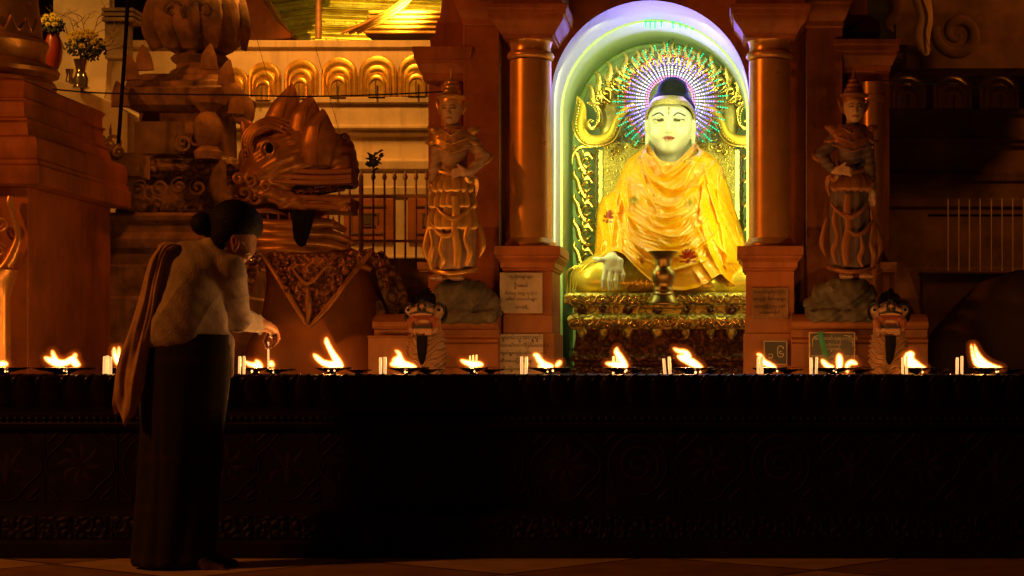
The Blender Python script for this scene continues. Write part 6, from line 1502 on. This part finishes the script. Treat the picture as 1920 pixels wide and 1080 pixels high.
# candle stubs: pairs of squat wax candles, in stands of two
def candle(px, top, Y, label, w=3.4, lean=0.0):
    q = sc(Y); m = MB(); h = Z(top, Y)-WT
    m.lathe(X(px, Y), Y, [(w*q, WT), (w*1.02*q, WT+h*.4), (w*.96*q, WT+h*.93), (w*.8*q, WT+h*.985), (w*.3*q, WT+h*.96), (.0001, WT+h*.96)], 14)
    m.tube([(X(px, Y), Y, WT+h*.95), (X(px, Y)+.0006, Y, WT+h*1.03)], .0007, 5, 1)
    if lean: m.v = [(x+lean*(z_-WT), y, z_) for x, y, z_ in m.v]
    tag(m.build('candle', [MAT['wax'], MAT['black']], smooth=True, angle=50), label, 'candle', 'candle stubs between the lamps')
cs = [(195.5, 666, 'leftmost of three candle stubs left of the hanging shawl'), (201.5, 665, 'middle one of three candle stubs left of the hanging shawl'), (207.5, 666, 'rightmost of three candle stubs left of the hanging shawl'),
      (449, 668, 'candle stub closest to the woman\'s blouse'), (457.5, 667, 'candle stub between the woman\'s blouse and the taper'),
      (713.5, 668, 'left candle stub of the pair before the left small lion'), (722, 667, 'right candle stub of the pair before the left small lion'),
      (978.5, 668, 'left candle stub of the pair before the pale notice'), (986.5, 668, 'right candle stub of the pair before the pale notice'),
      (1247, 671, 'left candle stub of the leaning pair before the throne', .10), (1256.5, 669, 'right candle stub of the leaning pair before the throne', .08),
      (1421.5, 668, 'left candle stub below the black number plate'), (1428.5, 668, 'right candle stub below the black number plate'),
      (1521, 670, 'left candle stub of the pair below the framed board'), (1530.5, 670, 'right candle stub of the pair below the framed board'),
      (1692.5, 669, 'left candle stub beside the turned small lion'), (1700, 668, 'right candle stub beside the turned small lion'),
      (1794.5, 668, 'left candle stub of the pair at the far right'), (1803.5, 668, 'right candle stub of the pair at the far right'),
      (881, 666, 'leftmost of three thin candles behind the low wide flame', 0, 1.8), (887, 666, 'middle of three thin candles behind the low wide flame', 0, 1.8), (893, 666, 'rightmost of three thin candles behind the low wide flame', 0, 1.8),
      (1150, 668, 'left thin candle behind the upright pointed flame', 0, 2.2), (1157, 668, 'right thin candle behind the upright pointed flame', 0, 2.2)]
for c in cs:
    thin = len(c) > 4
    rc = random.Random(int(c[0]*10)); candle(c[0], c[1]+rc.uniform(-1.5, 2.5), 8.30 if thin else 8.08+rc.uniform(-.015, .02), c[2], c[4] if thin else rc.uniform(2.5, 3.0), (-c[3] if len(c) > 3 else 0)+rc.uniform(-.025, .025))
# ================================================================= weathered stone shrine urn, back left
UY = 10.7; q = sc(UY); z = lambda p: Z(p, UY)
t = root('carved_stone_shrine', 'weathered carved stone shrine with a lotus bowl top, behind the woman', 'stone shrine', (X(330, UY), UY+.2, .56))
cx = X(330, UY); cy = UY+.36
def half(w): return w*q
m = MB(); m.rlathe(cx-half(140), cx+half(128), cy-half(120), cy+half(120), [(o*q, z(p)) for o, p in ((10, 720), (10, 560), (6, 556), (6, 500), (0, 496), (0, 470), (6, 466), (8, 448), (2, 440), (-2, 436), (-2, 418), (4, 414), (6, 404), (-6, 398))]); m.build('stepped_base', MAT['stone'], t, smooth=True, angle=28, bevel=.004)
m = MB(); m.rlathe(cx-half(112), cx+half(104), cy-half(95), cy+half(95), [(o*q, z(p)) for o, p in ((6, 404), (8, 392), (2, 386), (-2, 376), (-2, 332), (4, 326), (14, 320), (16, 306), (12, 298), (-4, 292), (-14, 290))]); m.build('relief_tier', MAT['stonerel'], t, smooth=True, angle=28, bevel=.004)
m = MB(); m.rlathe(cx-half(100), cx+half(78), cy-half(80), cy+half(80), [(o*q, z(p)) for o, p in ((0, 296), (0, 288), (-12, 284), (-14, 205), (-4, 200), (10, 192), (16, 180), (18, 160), (6, 156), (4, 146), (-8, 142), (-14, 132), (-24, 128))]); m.build('body_block', MAT['stone'], t, smooth=True, angle=28, bevel=.004)
m = MB(); m.pbox(252, 342, 228, 288, UY-.012, .05); m.build('sunk_panel', MAT['darkstone'], t, smooth=False)
m = MB(); m.lathe(X(342, UY), cy, [(r*q, z(p)) for r, p in ((58, 142), (62, 128), (56, 118), (46, 112), (44, 104), (52, 98), (56, 92), (50, 86), (46, 82), (62, 74), (80, 58), (90, 36), (92, 14), (86, -10), (70, -30), (60, -60))], 40); m.build('lotus_bowl', MAT['stone'], t, smooth=True, angle=40)
m = MB()
for k in range(-3, 4):
    a = k*.42; x_ = 342+90*math.sin(a)
    d_ = (cy-UY)/q-90*math.cos(a)
    m.ribbon([(x_, 82-abs(k)*2, d_+20), (x_+10*math.sin(a), 40, d_-2), (x_+6*math.sin(a), 0, d_-4), (x_, -34, d_+4)], [22*math.cos(a)+5, 46*math.cos(a)+6, 40*math.cos(a)+6, 4], UY, 0, .22, 18, 10, .3)
m.build('lotus_petal', MAT['stone'], t)
m = MB()
m.ribbon([(342, 30, -12), (338, 16, -16), (344, 6, -16)], [10, 12, 2], UY, 30, .4, 10, 8)
for s_ in (-1, 1):
    m.ribbon([(342+s_*8, 8, 20), (342+s_*24, -2, 22), (342+s_*40, 10, 26), (342+s_*34, 22, 24), (342+s_*24, 18, 22)], [3, 5, 5, 4, 2], UY, -6, .8, 22, 8)
m.build('carved_mask', MAT['darkstone'], t)
m = MB()
for px, lean, yy in ((246, -6, 150), (424, 8, 160), (392, 4, 130), (272, -4, 132), (444, 8, 214), (226, -6, 200)):
    m.ribbon([(px, yy, -30), (px+lean*.3, yy-26, -34), (px+lean, yy-48, -34)], [36, 28, 2], UY, 30, .4, 14, 10, .3)
m.ribbon([(420, 148), (440, 176), (462, 196), (466, 222), (448, 226), (436, 214)], [20, 34, 26, 20, 14, 4], UY, 0, .5, 24, 10)
m.pieces('corner_leaf', MAT['stone'], t)
m = MB()
for cx_, cy_, r, a0 in ((300, 352, 18, 0), (336, 350, 17, 2), (372, 352, 17, 1), (262, 352, 15, 3), (410, 350, 16, 4), (345, 268, 20, 1), (372, 262, 18, 3), (212, 268, 22, 0), (190, 262, 14, 2)):
    m.ribbon(spiral(cx_, cy_, 2, r, a0, 1.5), [3, 7, 6, 2], UY, -5, .8, 28, 8)
for x_, y0, y1 in ((246, 330, 395), (418, 300, 400), (240, 310, 340)):
    m.ribbon([(x_, y0), (x_-8, (y0+y1)/2), (x_+4, y1)], [16, 36, 12], UY, -6, .4, 16, 10)
m.pieces('stone_scroll', MAT['stone'], t)
m = MB(); m.lathe(X(392, UY), UY-.02, [(r*q, z(p)) for r, p in ((24, 300), (26, 286), (16, 276), (24, 262), (28, 240), (22, 222), (14, 212), (20, 204), (26, 196))], 24); m.build('stone_baluster', MAT['stone'], t, smooth=True, angle=40)
# small finial pillar and hedge of scrolls left of it
m = MB(); y2 = 10.2; q2 = sc(y2)
m.rlathe(X(151, y2), X(172, y2), y2, y2+21*q2, [(o*q2, Z(p, y2)) for o, p in ((10, 330), (10, 300), (4, 292), (0, 262), (0, 230), (3, 224), (7, 218), (14, 212), (14, 209), (2, 202), (-8, 200))])
tag(m.build('finial_pillar', MAT['stone'], smooth=True, angle=28, bevel=.003), 'small capped stone pillar beside the tower cornice', 'pillar')
m = MB()
for cx_, cy_, r, a0 in ((176, 268, 20, 1), (200, 276, 16, 3), (150, 280, 16, 0), (222, 284, 14, 2)): m.ribbon(spiral(cx_, cy_, 2, r, a0, 1.5), [4, 9, 8, 3], y2+.2, 0, .8, 28, 8)
m.pbox(130, 260, 286, 330, y2+.2, .2)
m.ribbon([(208, 262), (207, 245), (208, 231)], [5, 5, .6], y2+.2, 0, 1, 8, 8)
tag(m.build('stone_cresting', MAT['stone']), 'low stone cresting of scrolls at the foot of the white ledge', 'cresting')
# white ledge that carries the vases
m = MB(); y3 = 11.3
m.prism([(X(a, y3), Z(b, y3)) for a, b in ((60, 140), (96, 146), (130, 156), (215, 196), (240, 212), (240, 330), (60, 330))], y3, y3+.6)
tag(m.build('white_ledge', MAT['cream'], smooth=False, bevel=.006), 'sloping cream ledge carrying the flower vases', 'ledge')
m = MB()
m.prism([(X(a, 12.0), Z(b, 12.0)) for a, b in ((100, 160), (100, -80), (205, -80), (205, 60), (196, 190))], 12.0, 12.1)
tag(m.build('cream_pillar', MAT['cream'], smooth=False), 'pale cream pillar lit behind the flowers', 'pillar')
m = MB(); y3 = 11.9
for k in range(3): m.pbox(190-0*k, 250, 14+k*9, 21+k*9, y3-.02*k, .2)
m.pbox(196, 240, 42, 110, y3, .1)
tag(m.build('dark_eave', MAT['darkstone'], smooth=False, bevel=.005), 'dark red banded eave end behind the thin pole', 'eave')
# flowers
def vase(px, Y, base, top, prof, mat, name, label, cat='vase'):
    q_ = sc(Y); m = MB(); m.lathe(X(px, Y), Y, [(r*q_, Z(base+(top-base)*f, Y)) for r, f in prof], 28)
    return tag(m.build(name, MAT[mat], smooth=True, angle=50), label, cat)
vase(152, 11.25, 166, 112, ((1, 0), (15, 0), (16, .04), (14, .12), (15, .3), (11, .45), (9, .6), (10, .75), (14, 1), (12, 1), (8, .8), (1, .7)), 'glass', 'flower_vase', 'shiny banded vase under the yellow chrysanthemums')
vase(100, 11.3, 130, 64, ((1, 0), (9, 0), (15, .25), (17, .5), (16, .7), (12, .9), (10, 1), (1, .98)), 'redpot', 'flower_pot', 'red lacquer pot of flowers beside the ringed drum', 'pot')
vase(131, 11.35, 158, 130, ((1, 0), (7, 0), (8, .2), (6, .6), (8, 1), (6, 1), (1, .8)), 'glass', 'glass_cup', 'small shiny cup left of the banded vase', 'cup')
def bouquet(px, py, w, h, Y, nfl, label, seed):
    rs_ = random.Random(seed); q_ = sc(Y)
    t = root('bouquet', label, 'bouquet', P(px, py+h, Y))
    m = MB()
    for i in range(330):
        a = rs_.uniform(0, 6.28); r_ = math.sqrt(rs_.random())*.92; c = (px+w*r_*math.cos(a), py+h*.28+h*.85*r_*math.sin(a)); L_ = rs_.uniform(4, 8); b = rs_.uniform(0, 6.28)
        m.ribbon([c, (c[0]+L_*.5*math.cos(b), c[1]+L_*.5*math.sin(b)), (c[0]+L_*math.cos(b), c[1]+L_*math.sin(b))], [1, 5, .5], Y, rs_.uniform(-w*.6, w*.4), .2, 5, 6)
    m.build('leaves', MAT['leaf'], t)
    m = MB(); fl = []
    for i in range(nfl):
        for _ in range(40):
            a = rs_.uniform(math.pi*1.02, math.pi*1.98) if rs_.random() < .75 else rs_.uniform(0, 6.28); r_ = rs_.uniform(.35, 1.0)
            c = (px+w*r_*math.cos(a), py+h*.85*r_*math.sin(a))
            if all((c[0]-d[0])**2+(c[1]-d[1])**2 > 40 for d in fl): break
        fl.append(c); d_ = -w*.55*math.sqrt(max(0, 1-r_*r_))-4
        f = MB(); ctr = P(c[0], c[1], Y)+Vector((0, d_*q_, 0)); R0 = rs_.uniform(5.4, 7.0)*q_
        for k in range(2):
            for j in range(12):
                th = j*math.pi/6+k*.26; rr_l = R0*(1-.35*k); dirv = Vector((math.cos(th), -.25-.35*k, math.sin(th)*.8+.35)); sd = Vector((-math.sin(th), 0, math.cos(th)))*rr_l*.24
                p0 = ctr; p1 = ctr+dirv*rr_l*.6; p2 = ctr+dirv*rr_l
                f.add([p0-sd*.4, p0+sd*.4, p1+sd, p2, p1-sd], [(0, 1, 2, 3, 4)])
        f.ball(ctr+Vector((0, -.25*R0, .3*R0)), R0*.42, 8)
        f.build('flower', MAT['petal'], t, smooth=False)
    m = MB()
    for i in range(5): m.tube([P(px+rs_.uniform(-5, 5), py+h*.5, Y), P(px+rs_.uniform(-4, 4), py+h*1.15, Y)], .004, 5)
    m.build('stem', MAT['leaf'], t)
    return t
bouquet(163, 82, 37, 26, 11.22, 24, 'bunch of yellow chrysanthemums over dark leaves in the banded vase', 3)
bouquet(98, 44, 22, 16, 11.28, 8, 'smaller yellow flowers above the red pot', 8)
m = MB(); rs_ = random.Random(12)
def branch(p, a, L_, r, dep):
    pts = [p]; 
    for i in range(4):
        a += rs_.uniform(-.35, .35); p = (p[0]+L_/4*math.cos(a), p[1]-L_/4*math.sin(a), p[2]+rs_.uniform(-4, 4)); pts.append(p)
    m.tube([P(x_, y_, 11.4)+Vector((0, d_*sc(11.4), 0)) for x_, y_, d_ in pts], [r*(1-.15*i)*sc(11.4) for i in range(5)], 5)
    if dep:
        for i in range(2, 5):
            branch(pts[i], a+rs_.choice((-1, 1))*rs_.uniform(.4, .9), L_*.5, r*.6, dep-1)
for x_, a in ((118, 1.9), (128, 1.7), (140, 1.6), (150, 1.35), (165, 1.1), (180, .9), (122, 2.2), (186, .3), (172, .5)): branch((x_, 92, 6), a, 62 if a > .6 else 50, 1.3, 2)
tag(m.build('dry_branches', MAT['twig']), 'bare dry twigs fanning out above the vases', 'twigs')
# pole, cables
m = MB(); m.tube([P(243, -60, 10.45), P(234, 100, 10.45), P(222, 270, 10.45)], 3.6*sc(10.45), 10)
tag(m.build('thin_pole', MAT['black']), 'thin dark pole rising between the flowers and the stone shrine', 'pole')
def cable_pts(pts, Y): return [Vector(P(x_, y_, Y)) for x_, y_, *_ in spline(pts, 24)]
m = MB(); m.tube(cable_pts([(98, 167), (180, 174), (320, 177), (440, 178), (560, 181), (700, 178), (830, 172)], 9.3), 1.5*sc(9.3), 6)
tag(m.build('cable', MAT['cable']), 'slack black cable strung from the tower to the left guardian', 'cable')
m = MB(); m.tube(cable_pts([(1640, 150), (1760, 158), (1900, 168), (2050, 184)], 9.6), 1.4*sc(9.6), 6)
tag(m.build('cable', MAT['cable']), 'black cable running off to the right of the right guardian', 'cable')
m = MB()
for a, b in (((478, 60), (520, 210)), ((592, 90), (640, 260)), ((200, 170), (186, 214))): m.tube([P(*a, 11.9), P(*b, 11.9)], .5*sc(11.9), 4)
tag(m.build('hanging_wire', MAT['cable']), 'thin loose wires hanging across the cream terrace', 'wire')
# carved stone scroll block and slab between the lion and the left guardian
SYY = 10.35; q3 = sc(SYY)
t = root('carved_stone_block', 'carved stone volute block between the big lion and the left guardian', 'stone block', P(760, 720, SYY))
m = MB(); m.prism([(X(a, SYY), Z(b, SYY)) for a, b in ((676, 484), (800, 484), (840, 500), (840, 720), (650, 720), (660, 560))], SYY, SYY+.3); m.build('block', MAT['stone'], t, smooth=False, bevel=.006)
m = MB()
for cx_, cy_, r, a0 in ((736, 566, 30, 0), (776, 560, 24, 3.3)): m.ribbon(spiral(cx_, cy_, 3, r, a0, 1.9, 24), [4, 10, 9, 6], SYY, -3, .7, 44, 8)
m.ribbon([(690, 500), (720, 520), (752, 516), (790, 520)], [6, 10, 10, 6], SYY, -3, .7, 20, 8); m.ribbon([(756, 620), (752, 590), (764, 560), (784, 548)], [8, 18, 20, 10], SYY, -3, .5, 20, 8)
m.build('volute', MAT['stone'], t)
m = MB(); m.pbox(690, 770, 632, 720, 9.15, .4); m.pbox(688, 772, 629, 632, 9.14, .42)
tag(m.build('stone_slab', MAT['orange'], smooth=False, bevel=.003), 'low block with a pale top edge left of the small lion', 'block')
# volute bracket, top right
BYY = 11.5
t = root('carved_volute', 'carved scroll ornament in the gloom above the right fence', 'ornament', P(1800, 110, BYY)+Vector((0, .2, 0)))
m = MB(); m.ribbon([(1722, -20), (1734, 30), (1728, 70), (1738, 104)], [40, 30, 34, 8], BYY, 0, .3, 26, 10); m.ribbon([(1726, -10), (1740, 30), (1736, 66), (1744, 96)], [3, 4, 4, 2], BYY, -6, .9, 26, 8); m.build('leaf_blade', MAT['cream'], t)
m = MB(); m.ribbon(spiral(1796, 62, 6, 44, .3, 1.5, 24), [6, 18, 24, 20], BYY, 4, .5, 44, 10); m.pbox(1700, 2060, 84, 128, BYY+.2, .3); m.pbox(1680, 2060, -60, 84, BYY+.35, .3)
m.ribbon([(1668, -20), (1680, 20), (1664, 46), (1676, 60)], [20, 26, 22, 4], BYY, 0, .5, 18, 10)
m.build('scroll', MAT['darkstone'], t)
# background darkness: rear wall far behind, closes the view between things
mb = MB(); mb.box(-9, 12, 22, 22.4, .56, 9); tag(mb.build('rear_wall', MAT['darkstone'], smooth=False), 'dark rear wall far behind everything in the gloom', 'wall')

# ================================================================= light
w = bpy.data.worlds.new('World'); scene.world = w; w.use_nodes = True
nt = w.node_tree; bg = nt.nodes['Background']; sky = nt.nodes.new('ShaderNodeTexSky'); sky.sky_type = 'NISHITA'; sky.sun_disc = False
sky.sun_elevation = R(-6); sky.sun_rotation = R(240); bg.inputs[1].default_value = 1.0
add = nt.nodes.new('ShaderNodeMix'); add.data_type = 'RGBA'; add.blend_type = 'ADD'; add.inputs[0].default_value = 1      # night sky plus the faint sodium glow of the town
scl = nt.nodes.new('ShaderNodeMix'); scl.data_type = 'RGBA'; scl.blend_type = 'MULTIPLY'; scl.inputs[0].default_value = 1; scl.inputs[7].default_value = (.02, .02, .02, 1)
nt.links.new(sky.outputs[0], scl.inputs[6]); nt.links.new(scl.outputs[2], add.inputs[6]); add.inputs[7].default_value = (.013, .0027, .0003, 1); nt.links.new(add.outputs[2], bg.inputs[0])
def aim(o, target):
    o.rotation_euler = (Vector(target)-Vector(o.location)).to_track_quat('-Z', 'Y').to_euler()
def spot(name, loc, target, power, col, size=60, blend=.6, rad=.12):
    l = bpy.data.lights.new(name, 'SPOT'); l.energy = power; l.color = col; l.spot_size = R(size); l.spot_blend = blend; l.shadow_soft_size = rad
    o = bpy.data.objects.new(name, l); COL.objects.link(o); o.location = loc; aim(o, target); return o
def area(name, loc, target, power, col, sx, sy):
    l = bpy.data.lights.new(name, 'AREA'); l.shape = 'RECTANGLE'; l.size = sx; l.size_y = sy; l.energy = power; l.color = col
    o = bpy.data.objects.new(name, l); COL.objects.link(o); o.location = loc; aim(o, target); return o
def point(name, loc, power, col, rad=.02):
    l = bpy.data.lights.new(name, 'POINT'); l.energy = power; l.color = col; l.shadow_soft_size = rad
    o = bpy.data.objects.new(name, l); COL.objects.link(o); o.location = loc; return o
SOD = (1.0, .235, .018)
spot('sodium_spot', (-8.2, 4.6, 4.6), (-1.4, 9.6, 1.2), 680, SOD, 62, .8, .25)
spot('sodium_spot', (3.4, 10.3, 3.9), (1.9, 12.4, 1.5), 95, SOD, 95, .9, .2)  # added fill that brings up the right terrace and fence
spot('sodium_spot', (-1.7, 9.0, 4.6), (-3.05, 10.6, 1.75), 150, SOD, 34, .9, .2)  # added fill that brightens the stone shrine, not a lamp of the place
spot('terrace_flood', (-2.6, 10.9, 3.9), (-2.6, 12.4, 1.7), 165, (1, .36, .045), 105, .8, .2)
spot('terrace_flood', (-4.6, 10.6, 3.6), (-4.4, 12.0, 2.3), 50, (1, .42, .06), 80, .8, .2)
spot('stupa_flood', (-2.3, 13.0, 3.3), (-2.9, 15.6, 4.1), 330, (1, .60, .06), 100, .7, .2)
# niche lamps: greenish tubes tucked behind the front wall, above and at the side
GRN = (.90, 1.0, .27)
area('niche_tube', (oc, 9.92, oS+rr_*.80), (oc, 10.45, 1.85), 2.8, GRN, .55, .05)
area('niche_tube', (oL+.03, 9.90, 1.88), (oc+.05, 11.1, 1.85), 4.5, GRN, .05, 1.0)
area('niche_tube', (oR-.03, 9.90, 1.88), (oc, 11.1, 1.85), 4.3, GRN, .05, 1.0)
area('halo_glow', (X(1257, HYD), HYD-.03, Z(150, HYD)), (X(1257, HYD), 9.0, Z(20, HYD)), 5, (.23, .16, 1.0), .35, .30)
for x_, y_, z_, pw in LAMPS: point('flame_light', (x_, y_, z_+.004), 2.4*pw, (1, .36, .07), .012)

# ================================================================= camera
cam = bpy.data.cameras.new('camera'); co = bpy.data.objects.new('camera', cam); COL.objects.link(co)
co.location = (0, 0, CZ); co.rotation_euler = (R(90), 0, 0)
cam.sensor_width = 36; cam.lens = 36*F/1920; cam.shift_x = (960-VX)/1920; cam.shift_y = (HY-540)/1920
cam.clip_start = .1; cam.clip_end = 300
scene.camera = co
scene.render.resolution_x, scene.render.resolution_y = 1024, 576
scene.view_settings.view_transform = 'Standard'; scene.view_settings.look = 'None'; scene.view_settings.exposure = 0
scene.render.engine = 'CYCLES'
cy_ = scene.cycles
cy_.use_denoising = True; cy_.use_light_tree = True; cy_.max_bounces = 6; cy_.diffuse_bounces = 3; cy_.glossy_bounces = 3; cy_.transparent_max_bounces = 24; cy_.volume_bounces = 0
cy_.sample_clamp_indirect = 4; cy_.caustics_reflective = False; cy_.caustics_refractive = False
